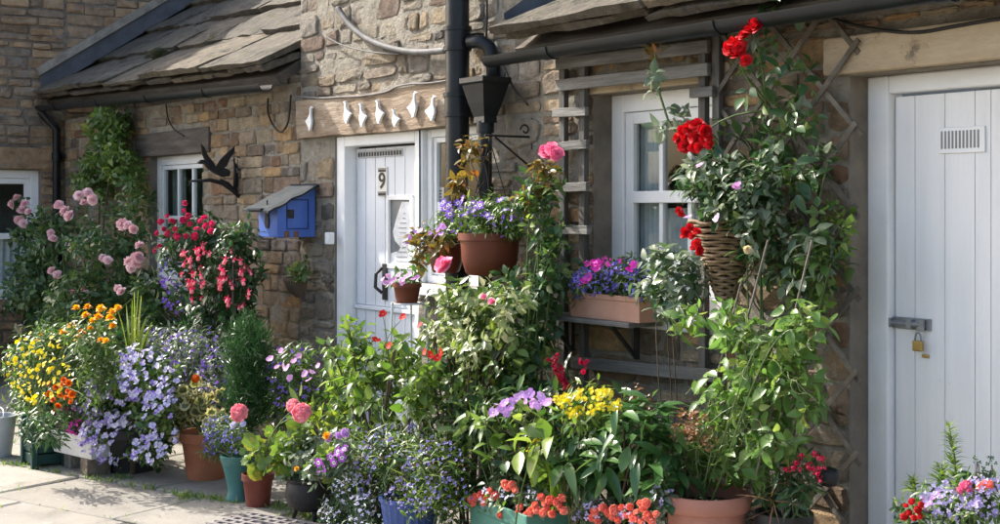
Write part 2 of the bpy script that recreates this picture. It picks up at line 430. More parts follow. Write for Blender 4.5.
def masonry(parent, u0, u1, z0, z1, holes, mp, mat, ch=(.09, .2), wl=(.14, .45), gap=.014, depth=(.012, .035), most=290, irr=1.0):
    """coursed rubble: every stone in view is a piece of its own; those out of view are joined"""
    rects = []
    z = z0
    while z < z1 - .03:
        h = min(random.uniform(*ch), z1 - z)
        free = [(u0, u1)]
        extra = []
        for hl in holes:
            if z + .02 < hl[3] < z + h - .03 and z + h > hl[2]: extra.append((hl[0], hl[1], hl[3], z + h))
            elif z + .03 < hl[2] < z + h - .02: extra.append((hl[0], hl[1], z, hl[2]))
            if z + h > hl[2] + .02 and z < hl[3] - .02:
                nf = []
                for a, c in free:
                    if hl[1] <= a or hl[0] >= c: nf.append((a, c)); continue
                    if hl[0] > a: nf.append((a, hl[0]))
                    if hl[1] < c: nf.append((hl[1], c))
                free = nf
        for a, c, z_a, z_b in extra:
            if any(h2[0] < (a + c) / 2 < h2[1] and h2[2] - .01 < (z_a + z_b) / 2 < h2[3] + .01 for h2 in holes): continue
            u = a
            while u < c - .02:
                wd = min(random.uniform(*wl), c - u)
                if c - u - wd < wl[0] * .8: wd = c - u
                rects.append((u, u + wd, z_a, z_b)); u += wd
        for a, c in free:
            u = a
            while u < c - .02:
                wd = random.uniform(*wl) * (1.25 if h > .15 else 1)
                if c - u - wd < wl[0] * .8: wd = c - u
                wd = min(wd, c - u)
                if h > .12 and random.random() < .4:
                    k = random.uniform(.4, .6)
                    rects.append((u, u + wd, z, z + h * k)); rects.append((u, u + wd, z + h * k, z + h))
                else:
                    rects.append((u, u + wd, z, z + h))
                u += wd
        z += h
    seen, rest = [], []
    for r in rects:
        c = mp((r[0] + r[1]) / 2, (r[2] + r[3]) / 2, 0)
        (seen if in_frame(c) and r[1] - r[0] > .05 and r[3] - r[2] > .035 else rest).append(r)
    seen.sort(key=lambda r: -(r[1] - r[0]) * (r[3] - r[2]) * proj(mp((r[0] + r[1]) / 2, r[2], 0))[2] ** 2 * (1 if r[2] > 1.0 else .2))
    rest += seen[most:]; seen = seen[:most]
    g = gap / 2
    for r in seen:
        dj = irr * random.uniform(-.014, .014)
        v, f = stone_geo(r[0] + g, r[1] - g, r[2] + g + dj, r[3] - g + dj, mp, random.uniform(*depth), irr)
        B().add(v, f).build('stone', mat, parent)
    if rest:
        b = B()
        for r in rest:
            if r[1] - r[0] < .03 or r[3] - r[2] < .025: continue
            v, f = stone_geo(r[0] + g, r[1] - g, r[2] + g, r[3] - g, mp, random.uniform(*depth), irr)
            b.add(v, f)
        b.build('rubble_stone', mat, parent, kind='stuff')
def slate_geo(x0, x1, L, th, M, nx=9, ny=6):
    """stone slate in roof space: x along the eave, s up the slope, n away from it"""
    v, f = [], []
    low = [random.uniform(-.016, .016) for _ in range(nx)]
    for j in range(ny):
        t = j / (ny - 1)
        for i in range(nx):
            x = x0 + (x1 - x0) * i / (nx - 1) + (random.uniform(-.006, .006) if 0 < i < nx - 1 else random.uniform(-.01, .0) * (1 if i else -1))
            s = L * t + low[i] * (1 - t)
            ed = -.012 if (j == 0 or i in (0, nx - 1)) else 0
            v.append((x, s, th * 1.05 * (1 - t) + th + random.uniform(-.009, .009) + ed))
    top = len(v)
    for j in range(ny):
        t = j / (ny - 1)
        for i in range(nx):
            a = v[j * nx + i]
            v.append((a[0], a[1] + (.012 if j == 0 else 0), th * 1.05 * (1 - t) + .002))
    for j in range(ny - 1):
        for i in range(nx - 1):
            a = j * nx + i
            f.append((a, a + 1, a + nx + 1, a + nx)); f.append((top + a + nx, top + a + nx + 1, top + a + 1, top + a))
    ring = [i for i in range(nx)] + [j * nx + nx - 1 for j in range(1, ny)] + [(ny - 1) * nx + i for i in range(nx - 2, -1, -1)] + [j * nx for j in range(ny - 2, 0, -1)]
    for k in range(len(ring)):
        a, c = ring[k], ring[(k + 1) % len(ring)]
        f.append((a, a + top, c + top, c))
    return [M(*q) for q in v], f
def slate_roof(parent, x0, x1, ey, ez0, ez1, pitch, expo, wl, run):
    """deck and slates; ez0 / ez1 = eave height at x0 / x1"""
    cp, sp = math.cos(pitch), math.sin(pitch)
    def M(x, s, n):
        ez = ez0 + (ez1 - ez0) * (x - x0) / (x1 - x0)
        return (x, ey + s * cp - n * sp, ez + s * sp + n * cp)
    b = B()
    b.add([M(x0, 0.02, -.06), M(x1, 0.02, -.06), M(x1, run, -.06), M(x0, run, -.06), M(x0, 0.02, 0), M(x1, 0.02, 0), M(x1, run, 0), M(x0, run, 0)], [(0, 3, 2, 1), (4, 5, 6, 7), (0, 1, 5, 4), (1, 2, 6, 5), (2, 3, 7, 6), (3, 0, 4, 7)])
    deck = b.build('roof', darkwood_m, parent)
    s, k = 0.0, 0
    rest = B()
    rows = [(-.03, .30, .05)]
    while s < run - .2:
        e = expo[min(k, len(expo) - 1)]
        rows.append((s - .05 if k == 0 else s, e, .052)); s += e; k += 1
    lift = 0
    for k, (s, e, th) in enumerate(rows):
        x = x0 + random.uniform(-.3, 0) * (k > 0)
        off = .055 if k == 1 else 0
        while x < x1 - .05:
            wd = random.uniform(*wl)
            a, c = max(x, x0), min(x + wd, x1)
            if x1 - c < .25: c = x1
            Ln = e + (.16 if k else 0)
            thk = th * random.uniform(.8, 1.25)
            sh = random.uniform(-.02, .02)
            MM = lambda xx, ss, n, s=s, sh=sh, off=off: M(xx, s + sh + ss, n + off * (1 - ss / Ln))
            v, f = slate_geo(a + .006, c - .006, Ln, thk, MM)
            mid = M((a + c) / 2, s + .1, .03)
            if in_frame(mid, 60): B().add(v, f).build('slate', slate_m, deck, smooth=2)
            else: rest.add(v, f)
            x = c if c < x1 else x1 + 1
    if rest.v: rest.build('roof_slate', slate_m, deck, smooth=2, kind='stuff')
    return deck, M
def gutter(parent, a, b_, r=.058):
    """half round gutter from a to b_ (points of its axis) with joint collars and brackets as pieces"""
    a, b_ = Vector(a), Vector(b_)
    def prof(r, k=9): return [(r * math.cos(math.pi + math.pi * i / (k - 1)), r * math.sin(math.pi + math.pi * i / (k - 1))) for i in range(k)]
    def half(p, q, r0, r1, nm, par):
        bb = B(); pr = prof(r1) + prof(r0)[::-1]
        n = len(pr)
        v = [(e.x, e.y + y, e.z + z) for e in (p, q) for y, z in pr]
        bb.add(v, [(i, (i + 1) % n, (i + 1) % n + n, i + n) for i in range(n)] + [tuple(range(n))[::-1], tuple(range(n, 2 * n))])
        return bb.build(nm, black_m, par, smooth=2)
    g = half(a, b_, r - .005, r, 'gutter', parent)
    L = (b_ - a).length; d = (b_ - a).normalized()
    t = .5
    while t < L - .2:
        half(a + d * (t - .03), a + d * (t + .03), r + .0005, r + .006, 'gutter_collar', g)
        bb = B(); p = a + d * (t + .25)
        bb.box(p + Vector((0, r + .03, -.01)), (.025, .06, .02)); bb.build('bracket', black_m, g)
        t += 1.1
    return g
# ------------------------------------------------------------------ ground and paving
g = B()
g.add([(-400, -400, -.03), (400, -400, -.03), (400, 400, -.03), (-400, 400, -.03)], [(0, 1, 2, 3)])
g.build('ground', ground_m, kind='structure', origin=(0, 0, -.03))
pv = B(); pv.add([(-13.1, -7, -.012), (2, -7, -.012), (2, -.02, -.012), (-13.1, -.02, -.012)], [(0, 1, 2, 3)])
pave = pv.build('pavement', soil_m if False else ground_m, kind='structure')
PA, PB = PG(0, 463), PG(290, 512)          # the grassy joint that runs along the front of the pots
pdx = Vector((PB.x - PA.x, PB.y - PA.y, 0)).normalized(); pdy = Vector((-pdx.y, pdx.x, 0))
random.seed(21)
flags_in = B()
row = -5
JOINTS = []
vv = -4.2
hts = [.62, .55, .7, .5, .6, .66, .58, .5, .62, .55, .6]
edges = [0.0]
for h in hts[:7]: edges.insert(0, edges[0] - h)
for h in hts[7:]: edges.append(edges[-1] + h)
for r in range(len(edges) - 1):
    u = -3.6 + random.uniform(0, .6)
    while u < 6.5:
        ln = random.uniform(.55, 1.05)
        c = [PA + pdx * (u + a) + pdy * (edges[r] + b_) for a, b_ in ((.008, .008), (ln - .008, .008), (ln - .008, edges[r + 1] - edges[r] - .008), (.008, edges[r + 1] - edges[r] - .008))]
        mid = sum(c, Vector()) / 4
        if mid.y < -.3 and mid.x > -12.7 and max(q.y for q in c) < -.02 and min(q.x for q in c) > -13.0:
            z = random.uniform(-.003, .004); tl = [z + random.uniform(-.003, .003) for _ in range(4)]
            b = B(); n = 4; ins = []
            cc = [q + Vector((random.uniform(-.008, .008), random.uniform(-.008, .008), 0)) for q in c]
            v = [(q.x, q.y, -.03) for q in cc] + [(q.x, q.y, tl[i] - .008) for i, q in enumerate(cc)]
            for i, q in enumerate(cc):
                w_ = q + (mid - q).normalized() * .016; v.append((w_.x, w_.y, tl[i]))
            f = [(i + k * 4, (i + 1) % 4 + k * 4, (i + 1) % 4 + k * 4 + 4, i + k * 4 + 4) for k in range(2) for i in range(4)] + [(8, 9, 10, 11)]
            b.add(v, f).build('paving_stone', flag_m, pave)
            JOINTS.append((c[0], c[1])); JOINTS.append((c[0], c[3]))
        u += ln
# small paving grate beside the flags
gm = PG(288, 529); gr = thing('drain_grating', 'grey metal drain grating with square holes set in the paving', 'grating', (gm.x, gm.y, .004))
b = B()
for i in range(12): b.bar(gm + pdx * (-.33 + .06 * i) + pdy * -.24 + Vector((0, 0, .012)), gm + pdx * (-.33 + .06 * i) + pdy * .1 + Vector((0, 0, .012)), .02, .014, up=Vector((0, 0, 1)))
b.build('cross_bar', surf('pale grating', [(.3, (.17, .15, .145)), (.7, (.26, .235, .225))], 9, .7, .2), gr, kind='stuff')
b = B()
for i in range(7): b.bar(gm + pdx * -.36 + pdy * (-.24 + .056 * i) + Vector((0, 0, .0125)), gm + pdx * .36 + pdy * (-.24 + .056 * i) + Vector((0, 0, .0125)), .02, .018, up=Vector((0, 0, 1)))
b.build('long_bar', MATS['pale grating'], gr, kind='stuff')

# ------------------------------------------------------------------ extents along the wall
XE = P(44, 100, -.2).x     # inner corner with the projecting house
XC0, XC1 = P(301, 0).x, P(508, 50, -.22).x
XR1 = 1.2

def window(parent, x0, x1, z0, z1, mp, d, cols, rows_, fr=.055, bar=.022, sill=True, meet=None, label=None, stile=.04):
    """casement set back by d; panes and bars are pieces of it"""
    b = B()
    def bx(ua, ub, za, zb, da, db):
        p, q = Vector(mp(ua, za, -da)), Vector(mp(ub, zb, -db))
        return (p + q) / 2, [abs(p[i] - q[i]) for i in range(3)]
    for q in ((x0, x0 + fr, z0, z1), (x1 - fr, x1, z0, z1), (x0 + fr, x1 - fr, z1 - fr, z1), (x0 + fr, x1 - fr, z0, z0 + fr)):
        b.box(*bx(*q, d, d + .07))
    wn = b.build('window', white_m, parent, bevel=.004, label=label)
    b = B(); i0, i1, j0, j1 = x0 + fr + .002, x1 - fr - .002, z0 + fr + .002, z1 - fr - .002
    for q in ((i0, i0 + stile, j0, j1), (i1 - stile, i1, j0, j1), (i0 + stile, i1 - stile, j1 - stile, j1), (i0 + stile, i1 - stile, j0, j0 + stile)):
        b.box(*bx(*q, d + .015, d + .055))
    b.build('sash', white_m, wn, bevel=.004)
    i0 += stile; i1 -= stile; j0 += stile; j1 -= stile
    if meet:
        b = B(); b.box(*bx(i0, i1, meet - .028, meet + .028, d + .005, d + .06)); b.build('meeting_rail', white_m, wn, bevel=.004)
    zs = [j0, meet, j1] if meet else [j0 + (j1 - j0) * k / rows_ for k in range(rows_ + 1)]
    for k in range(1, cols):
        u = i0 + (i1 - i0) * k / cols
        b = B(); b.box(*bx(u - bar / 2, u + bar / 2, j0, j1, d + .018, d + .05)); b.build('glazing_bar', white_m, wn, bevel=.003)
    if not meet:
        for k in range(1, rows_):
            b = B(); b.box(*bx(i0, i1, zs[k] - bar / 2, zs[k] + bar / 2, d + .02, d + .048)); b.build('glazing_bar', white_m, wn, bevel=.003)
    for k in range(cols):
        for j in range(len(zs) - 1):
            ua, ub = i0 + (i1 - i0) * k / cols, i0 + (i1 - i0) * (k + 1) / cols
            tl = random.uniform(-.002, .002)
            b = B(); c0, d0 = bx(ua + .004, ub - .004, zs[j] + .004, zs[j + 1] - .004, d + .034, d + .037)
            b.box(c0, d0, Matrix.Rotation(tl * 2, 3, 'Z')); b.build('pane', tinglass, wn)
    if sill:
        b = B(); b.box(*bx(x0 - .03, x1 + .03, z0 - .06, z0 - .002, d - .13, d + .07)); b.build('sill', white_m, wn, bevel=.006)
    return wn
def room(parent, u0, u1, z0, z1, mp, d0, d1):
    b = B(); q = [(u0, z0), (u1, z0), (u1, z1), (u0, z1)]
    for k in range(4):
        a, c = q[k], q[(k + 1) % 4]
        b.add([mp(*a, -d0), mp(*c, -d0), mp(*c, -d1), mp(*a, -d1)], [(0, 1, 2, 3)])
    b.add([mp(*a, -d1) for a in q], [(0, 1, 2, 3)])
    return b.build('room_lining', room_m, parent)
def drape(parent, u0, u1, z0, z1, mp, d, mat, folds=9, amp=.018, name='curtain', ztop=None):
    b = B(); n = folds * 6; v = []
    for j in range(5):
        for i in range(n + 1):
            t = i / n
            v.append(mp(u0 + (u1 - u0) * t, z0 + (z1 - z0) * j / 4, -d - amp * math.sin(t * folds * 2 * math.pi + .4 * math.sin(j))))
    b.add(v, [(j * (n + 1) + i, j * (n + 1) + i + 1, (j + 1) * (n + 1) + i + 1, (j + 1) * (n + 1) + i) for j in range(4) for i in range(n)])
    return b.build(name, mat, parent, smooth=True)

# ------------------------------------------------------------------ projecting house at the far end
random.seed(3)
hs = thing('stone_house', 'tall brown stone house end with sash window above the roof corner', 'house', (XE - 2, -1.0, 0))
HZ = 4.95
HY0 = -1.95
wy1, wy0 = PX(41, 180, XE).y, PX(41, 180, XE).y - .98
wz1, wz0 = PX(22, 170, XE).z, PX(22, 297, XE).z
mE = east(XE)
hw = wall_sheet('wall', HY0, 4.5, -.02, HZ, [(wy0, wy1, wz0, wz1)], mE, hs, mortar_dark_m)
masonry(hw, HY0, -.01, 0, HZ - .02, [(wy0, wy1, wz0 - .1, wz1 + .22)], mE, stone_dark_m, ch=(.055, .125), wl=(.12, .38), irr=.6)
random.seed(5)
masonry(hw, .0, 4.4, 2.35, HZ - .02, [], mE, stone_dark_m, ch=(.055, .125), wl=(.12, .38), irr=.6)
b = B(); b.box((XE - .0, (wy0 + wy1) / 2, wz1 + .11), (.07, 1.3, .2)); b.build('lintel', stone_dark_m, hs, bevel=.008)
b = B(); b.box((XE - .0, (wy0 + wy1) / 2, wz0 - .06), (.16, 1.2, .1)); b.build('stone_sill', stone_dark_m, hs, bevel=.008)
b = B()
b.add([(XE - 5, HY0, -.02), (XE - .29, HY0, -.02), (XE - .29, HY0, HZ), (XE - 5, HY0, HZ)], [(0, 1, 2, 3)])
b.add([(XE - 5, HY0, -.02), (XE - 5, HY0, HZ), (XE - 5, 4.5, HZ), (XE - 5, 4.5, -.02)], [(0, 1, 2, 3)])
b.build('side_wall', mortar_dark_m, hs)
b = B(); b.prism([(-.25, 0), (2.5, 1.7), (5.25, 0), (5.25, -.08), (-.25, -.08)], (XE + .0, HY0 - .1, HZ + .09), (-1, 0, 0), (0, 0, 1), (0, 7.6, 0)); b.build('roof', slate_m, hs)
window(hs, wy0, wy1, wz0, wz1, mE, .07, 2, 2, fr=.075, meet=(wz0 * .52 + wz1 * .48), sill=True, stile=.05)
room(hs, wy0 - .2, wy1 + .2, wz0 - .2, wz1 + .2, mE, .16, 1.2)
drape(hs, wy0 + .1, wy1 - .1, wz0 + .08, wz0 + .55, mE, .15, net_m, 12, .012, 'lace_curtain')
# lead flashing along the roof and pipe in the corner
random.seed(8)
EYL = -.2
el0, el1 = P(48, 101, EYL).z, P(293, 74, EYL).z
PITCH = math.radians(33)

cl = thing('stone_cottage', 'low stone cottage with mossy flagstone roof and small window', 'cottage', ((XE + XC0) / 2, 0, 0))
mS = south(0)
lw = (P(150, 157).x, P(204, 157).x, 0.98, P(150, 157).z)
wl_ = wall_sheet('wall', XE, XC0, -.02, min(el0, el1) - .02, [lw], mS, cl, mortar_m)
random.seed(31)
masonry(wl_, XE + .02, XC0 + .0, 0, min(el0, el1) - .05, [(lw[0], lw[1], lw[2] - .08, lw[3] + .2)], mS, stone_warm_m, ch=(.05, .12), wl=(.1, .32), gap=.008, depth=(.006, .024), irr=.45, most=295)
b = B(); b.box(((lw[0] + lw[1]) / 2 - .05, .02, lw[3] + .095), (1.5, .11, .19)); b.build('lintel', darkwood_m, cl, bevel=.012)
window(cl, lw[0], lw[1], lw[2], lw[3], mS, .06, 3, 2, fr=.07, stile=.035, bar=.03)
room(cl, lw[0] - .2, lw[1] + .2, lw[2] - .2, lw[3] + .1, mS, .15, 1.3)
drape(cl, lw[1] - .4, lw[1] - .08, lw[2], lw[3], mS, .16, curtain_m, 5, .012)
drape(cl, lw[0] + .08, lw[0] + .36, lw[2], lw[3], mS, .16, curtain_m, 5, .012)
dk, ML = slate_roof(cl, XE + .02, XC0 - .01, EYL, el0, el1, PITCH, [.62, .56, .52, .48, .45], (.6, 1.15), 3.4)
gutter(cl, (XE + .03, EYL - .045, el0 - .045), (XC0 - .02, EYL - .045, el1 - .045), .05)
# flashing strip
b = B()
for i in range(9):
    s0, s1 = .0 + i * .38, .0 + (i + 1) * .38 + .03
    h0 = .2 + random.uniform(-.01, .01)
    v = []
    for s_ in (s0, s1):
        q = ML(XE + .06, s_, .06 + .004 * (i % 2)); v += [(XE + .045 + .003 * (i % 2), q[1], q[2]), (XE + .042 + .003 * (i % 2), q[1] - .02, q[2] + h0), (XE + .16, ML(0, s_, .095)[1], ML(XE + .16, s_, .1)[2])]
    b.add(v, [(0, 3, 4, 1), (2, 5, 3, 0)])
b.build('lead_flashing', lead_m, cl)
b = B()
for i in range(9):
    s0 = i * .38
    q0, q1 = ML(XE + .06, s0, .06), ML(XE + .06, s0 + .38, .06)
    b.add([(XE + .02, q0[1] - .03, q0[2] + .19), (XE + .075, q0[1] - .03, q0[2] + .19), (XE + .075, q1[1] - .03, q1[2] + .19), (XE + .02, q1[1] - .03, q1[2] + .19),
           (XE + .02, q0[1] - .05, q0[2] + .26), (XE + .06, q0[1] - .05, q0[2] + .26), (XE + .06, q1[1] - .05, q1[2] + .26), (XE + .02, q1[1] - .05, q1[2] + .26)],
          [(0, 1, 2, 3), (1, 5, 6, 2), (5, 4, 7, 6), (0, 4, 5, 1), (3, 2, 6, 7)])
b.build('mortar_fillet', mortar_m, cl)
b = B(); pp = P(51, 200, -.1); pp.x = max(pp.x, XE + .05)
b.tube([(pp.x - .02, EYL - .045, el0 - .09), (pp.x, EYL + .02, el0 - .17), (pp.x, -.1, el0 - .26), (pp.x, -.1, .0)], .036, 14)
dp = b.build('downpipe', black_m, cl, smooth=2)
for zz in (2.0, 1.05):
    b = B(); b.tube([(pp.x, -.1, zz), (pp.x, -.1, zz + .07)], .044, 14); b.box((pp.x, -.05, zz + .035), (.15, .02, .04)); b.build('collar', black_m, dp, smooth=2)
# moss cushions on the slates
b = B()
for (px, py, rr) in ((157, 55, .075), (126, 73, .06)):
    for s_ in np.linspace(0, 2.6, 60):
        q = Vector(ML(XE + 2.2, s_, .1))
    # put the cushion where the pixel ray meets the slope
    best = None
    for X in np.linspace(XE + .3, XC0 - .3, 60):
        for s_ in np.linspace(.2, 2.2, 60):
            a = proj(ML(X, s_, .09)); e = (a[0] - px) ** 2 + (a[1] - py) ** 2
            if best is None or e < best[0]: best = (e, X, s_)
    q = Vector(ML(best[1], best[2], .075))
    for k in range(9):
        o_ = q + Vector((random.uniform(-.12, .12), random.uniform(-.05, .05), random.uniform(-.01, .02)))
        prof = [(rr * math.sin(t) * random.uniform(.6, 1), rr * .6 * -math.cos(t)) for t in np.linspace(.1, 3.0, 7)]
        b.lathe(prof, o_, 10)
b.build('moss_cushion', surf('dark moss', [(.3, (.02, .022, .01)), (.7, (.05, .055, .02))], 40, .98, 1.0, 120), cl, smooth=True, kind='stuff')

# ------------------------------------------------------------------ taller middle cottage with door 9
random.seed(12)
cm = thing('stone_cottage', 'tall stone cottage front with white door under a goose beam', 'cottage', ((XC0 + XC1) / 2, 0, 0))
dr = (P(335, 137).x, P(419, 137).x, .0, P(335, 137).z)
sd_z0 = P(432, 284).z
sd = (dr[1], P(482, 137).x, sd_z0, dr[3])
CZ = 4.1
beam = (P(303, 0).x, P(483, 0).x, dr[3] + .002, P(380, 92).z)
wc = wall_sheet('wall', XC0 + .001, XC1, -.02, CZ, [(dr[0], dr[1], -.01, dr[3]), sd], mS, cm, mortar_m)
random.seed(44)
masonry(wc, XC0 + .0, XC1 - .01, 0, CZ - .02, [(dr[0], dr[1], -.1, dr[3]), (sd[0], sd[1], sd[2] - .07, sd[3]), (beam[0], beam[1] + .01, beam[2] - .02, beam[3] + .01)], mS, stone_m, ch=(.06, .17), wl=(.1, .36), gap=.02, irr=.8, depth=(.004, .022), most=280)
mC = east(XC1)
we = wall_sheet('gable_wall', 0, 4.5, 2.2, CZ, [], mC, cm, mortar_m, back=.25)
masonry(we, .02, 2.6, 2.3, CZ - .02, [], mC, stone_m, ch=(.1, .2), wl=(.15, .4), most=120)
b = B(); b.add([(XC0 + .002, .3, -.02), (XC0 + .002, 4.5, -.02), (XC0 + .002, 4.5, CZ), (XC0 + .002, .3, CZ)], [(0, 1, 2, 3)]); b.build('side_wall', mortar_m, cm)
b = B(); b.prism([(-.2, 0), (2.35, 1.7), (4.9, 0), (4.9, -.08), (-.2, -.08)], (XC0 - .1, 0, CZ + .06), (0, 1, 0), (0, 0, 1), (XC1 - XC0 + .2, 0, 0)); b.build('roof', slate_m, cm)
# oak beam over the door
b = B(); n = 16; bx0, bx1 = beam[0], beam[1]
v = []
for i in range(n):
    x = bx0 + (bx1 - bx0) * i / (n - 1)
    for (yy, zz) in ((-.05, beam[2]), (-.05, beam[3]), (.05, beam[3]), (.05, beam[2])):
        v.append((x, yy + random.uniform(-.004, .004) * (yy < 0), zz + random.uniform(-.008, .008)))
f = [(i * 4 + k, i * 4 + (k + 1) % 4, i * 4 + 4 + (k + 1) % 4, i * 4 + 4 + k) for i in range(n - 1) for k in range(4)] + [(3, 2, 1, 0), tuple((n - 1) * 4 + k for k in range(4))]
b.add(v, f); b.build('beam', beam_m, cm, label='stained brown timber beam over the white door')
# door 9
DD = .085
fr = .065
b = B(); x0, x1, zt = dr[0], dr[1], dr[3]
jr = P(413, 200).x; 
for q in ((x0, x0 + fr * 1.6, 0, zt), (jr, x1 + .02, 0, zt), (x0 + fr * 1.6, jr, zt - fr, zt)):
    b.box(((q[0] + q[1]) / 2, DD - .02, (q[2] + q[3]) / 2), (q[1] - q[0], .11, q[3] - q[2]))
b.build('door_frame', white_m, cm, bevel=.006)
lx0, lx1, lz1 = x0 + fr * 1.6 + .006, jr - .006, zt - fr - .008
b = B(); b.box(((lx0 + lx1) / 2, DD + .035, lz1 / 2 + .01), (lx1 - lx0, .03, lz1 - .03))
door = b.build('door', surf('pale grey white paint', [(.3, (.66, .68, .72)), (.7, (.75, .77, .80))], 3, .45, .1, 40), cm, label='white boarded door with small glazed panel')
gx0, gx1 = P(376, 200).x, P(397, 200).x
gz1, gz0 = P(386, 200, .1).z, P(386, 263, .1).z
wd_, ht_ = lx1 - lx0, lz1
split = P(382, 308, .1).z
def slab(par, nm, ua, ub, za, zb, mat, th=.012, yy=None, bev=.003):
    b = B(); b.box(((ua + ub) / 2, (DD + .02 - th / 2) if yy is None else yy, (za + zb) / 2), (ub - ua, th, zb - za)); return b.build(nm, mat, par, bevel=bev)
nb = 7
for k in range(nb):
    ua, ub = lx0 + wd_ * k / nb + .003, lx0 + wd_ * (k + 1) / nb - .003
    for (za, zb) in ((.06, split - .02), (split + .012, lz1 - .005)):
        segs = [(za, zb)]
        if ub > gx0 + .0 and ua < gx1 and zb > gz1:
            segs = [(za, gz0 - .02), (gz1 + .02, zb)]
        for s_ in segs:
            slab(door, 'board', ua, ub, s_[0], s_[1], MATS['pale grey white paint'])
slab(door, 'ledge', lx0, lx1, split - .016, split + .008, MATS['pale grey white paint'], .03)
for q in ((gx0 - .03, gx0, gz0 - .03, gz1 + .03), (gx1, gx1 + .03, gz0 - .03, gz1 + .03), (gx0, gx1, gz1, gz1 + .03), (gx0, gx1, gz0 - .03, gz0)):
    slab(door, 'panel_bead', *q, white_m, .02)
slab(door, 'dark_backing', gx0, gx1, gz0, gz1, surf('dim glass backing', [(.3, (.10, .11, .12)), (.7, (.22, .23, .24))], 12, .3, 0), .002, DD + .0185, 0)
# lace panel behind the door glass: scalloped net with a plain diamond
b = B(); cx_, hw_ = (gx0 + gx1) / 2, (gx1 - gx0) / 2
lace = [(.98, 0), (.98, .97), (.1, .97), (-.35, .75), (-.75, .5), (-.55, .36), (.0, .26), (-.2, .2), (-.95, .16), (-.95, 0)]
b.prism([(cx_ + p[0] * hw_, gz0 + p[1] * (gz1 - gz0)) for p in lace], (0, DD + .0165, 0), (1, 0, 0), (0, 0, 1), (0, -.002, 0)); b.build('lace_panel', net_m, door)
for k in range(11):
    zz = gz0 + (gz1 - gz0) * (.04 + .075 * k); b = B(); wz = [.8, .8, .75, .25, .2, .3, .5, .65, .45, .2, .1][k]
    b.box((cx_ + hw_ * (.4 - wz * .35), DD + .0128, zz), (hw_ * wz * 1.2, .003, .006)); b.build('lace_thread', surf('lace shadow thread', [(.3, G3(.30)), (.7, G3(.42))], 30, .9, 0), door)
vg0, vg1 = P(360, 155, .1), P(404, 155, .1)
slab(door, 'vent', vg0.x, vg1.x, lz1 - .065, lz1 - .02, surf('vent grey', [(.3, G3(.42)), (.7, G3(.5))], 9, .6, 0), .012, DD + .006)
for k in range(16):
    xx = vg0.x + (vg1.x - vg0.x) * (k + .5) / 16
    slab(door, 'vent_slot', xx - .009, xx + .009, lz1 - .056, lz1 - .03, ink_m, .004, DD - .001, 0)
n0 = P(384, 182, .1); nx0, nx1 = P(380, 180, .1).x, P(389, 180, .1).x
nz1, nz0 = P(384, 167, .1).z, P(384, 196, .1).z
slab(door, 'number_plate', nx0, nx1, nz0, nz1, plate_m, .01, DD + .003)
hh = nz1 - nz0; ww = nx1 - nx0
for k, (a, c) in enumerate(((.02, .17), (.83, .98))):
    for j in range(3):
        slab(door, 'plate_ornament', nx0 + ww * (.1 + .28 * j), nx0 + ww * (.34 + .28 * j), nz0 + hh * a, nz0 + hh * (c - .07), ink_m, .003, DD - .0035, 0)
    slab(door, 'plate_ornament', nx0 + ww * .06, nx1 - ww * .06, nz0 + hh * (c - .05), nz0 + hh * (c - .025), ink_m, .003, DD - .0035, 0)
def text_mesh(txt, size, loc, mat, name, parent, sx=1.0):
    cu = bpy.data.curves.new('txt', 'FONT'); cu.body = txt; cu.size = size; cu.extrude = .0012; cu.align_x = 'CENTER'; cu.align_y = 'CENTER'; cu.offset = size * .012
    ob = bpy.data.objects.new('txt', cu); COL.objects.link(ob)
    me = bpy.data.meshes.new_from_object(ob)
    bpy.data.objects.remove(ob, do_unlink=True)
    M_ = Matrix.Rotation(math.radians(90), 4, 'X') @ Matrix.Diagonal((sx, 1, 1, 1))
    me.transform(M_); me.materials.clear(); me.materials.append(mat)
    return link(name, me, loc, parent)
text_mesh('9', hh * .78, ((nx0 + nx1) / 2, DD - .004, (nz0 + nz1) / 2), ink_m, 'house_number', door, 1.25)
hk = P(381, 282, .06)
b = B(); b.tube([(hk.x, DD - .02, hk.z + .085), (hk.x, DD - .06, hk.z + .05), (hk.x, DD - .065, hk.z - .03), (hk.x, DD - .02, hk.z - .065)], .011, 8)
b.box((hk.x, DD + .002, hk.z), (.05, .01, .22)); b.build('handle', iron_m, door, smooth=2)
b = B(); b.box((x0 + .03, -.055, P(333, 238).z), (.05, .045, .075)); b.build('bell_push', white_m, cm, bevel=.006)
# sidelight
window(cm, sd[0] + .022, sd[1], sd[2], sd[3], mS, DD - .045, 1, 2, fr=.045, stile=.03, bar=.05)
room(cm, sd[0] - .5, sd[1] + .2, sd[2] - .2, sd[3], mS, .17, 1.3)
drape(cm, sd[0] + .3, sd[0] + .42, sd[2], sd[3], mS, .24, net_m, 3, .012, 'lace_curtain')
b = B(); q = P(441, 196, .09); b.box((q.x, .078, q.z), (.1, .003, .1)); nt_ = b.build('window_sticker', whitepot_m, cm)
for k in range(4):
    b = B(); b.box((q.x - .002, .0755, q.z + .03 - .018 * k), (.07 - .012 * (k % 2), .002, .006)); b.build('printed_line', ink_m, cm)

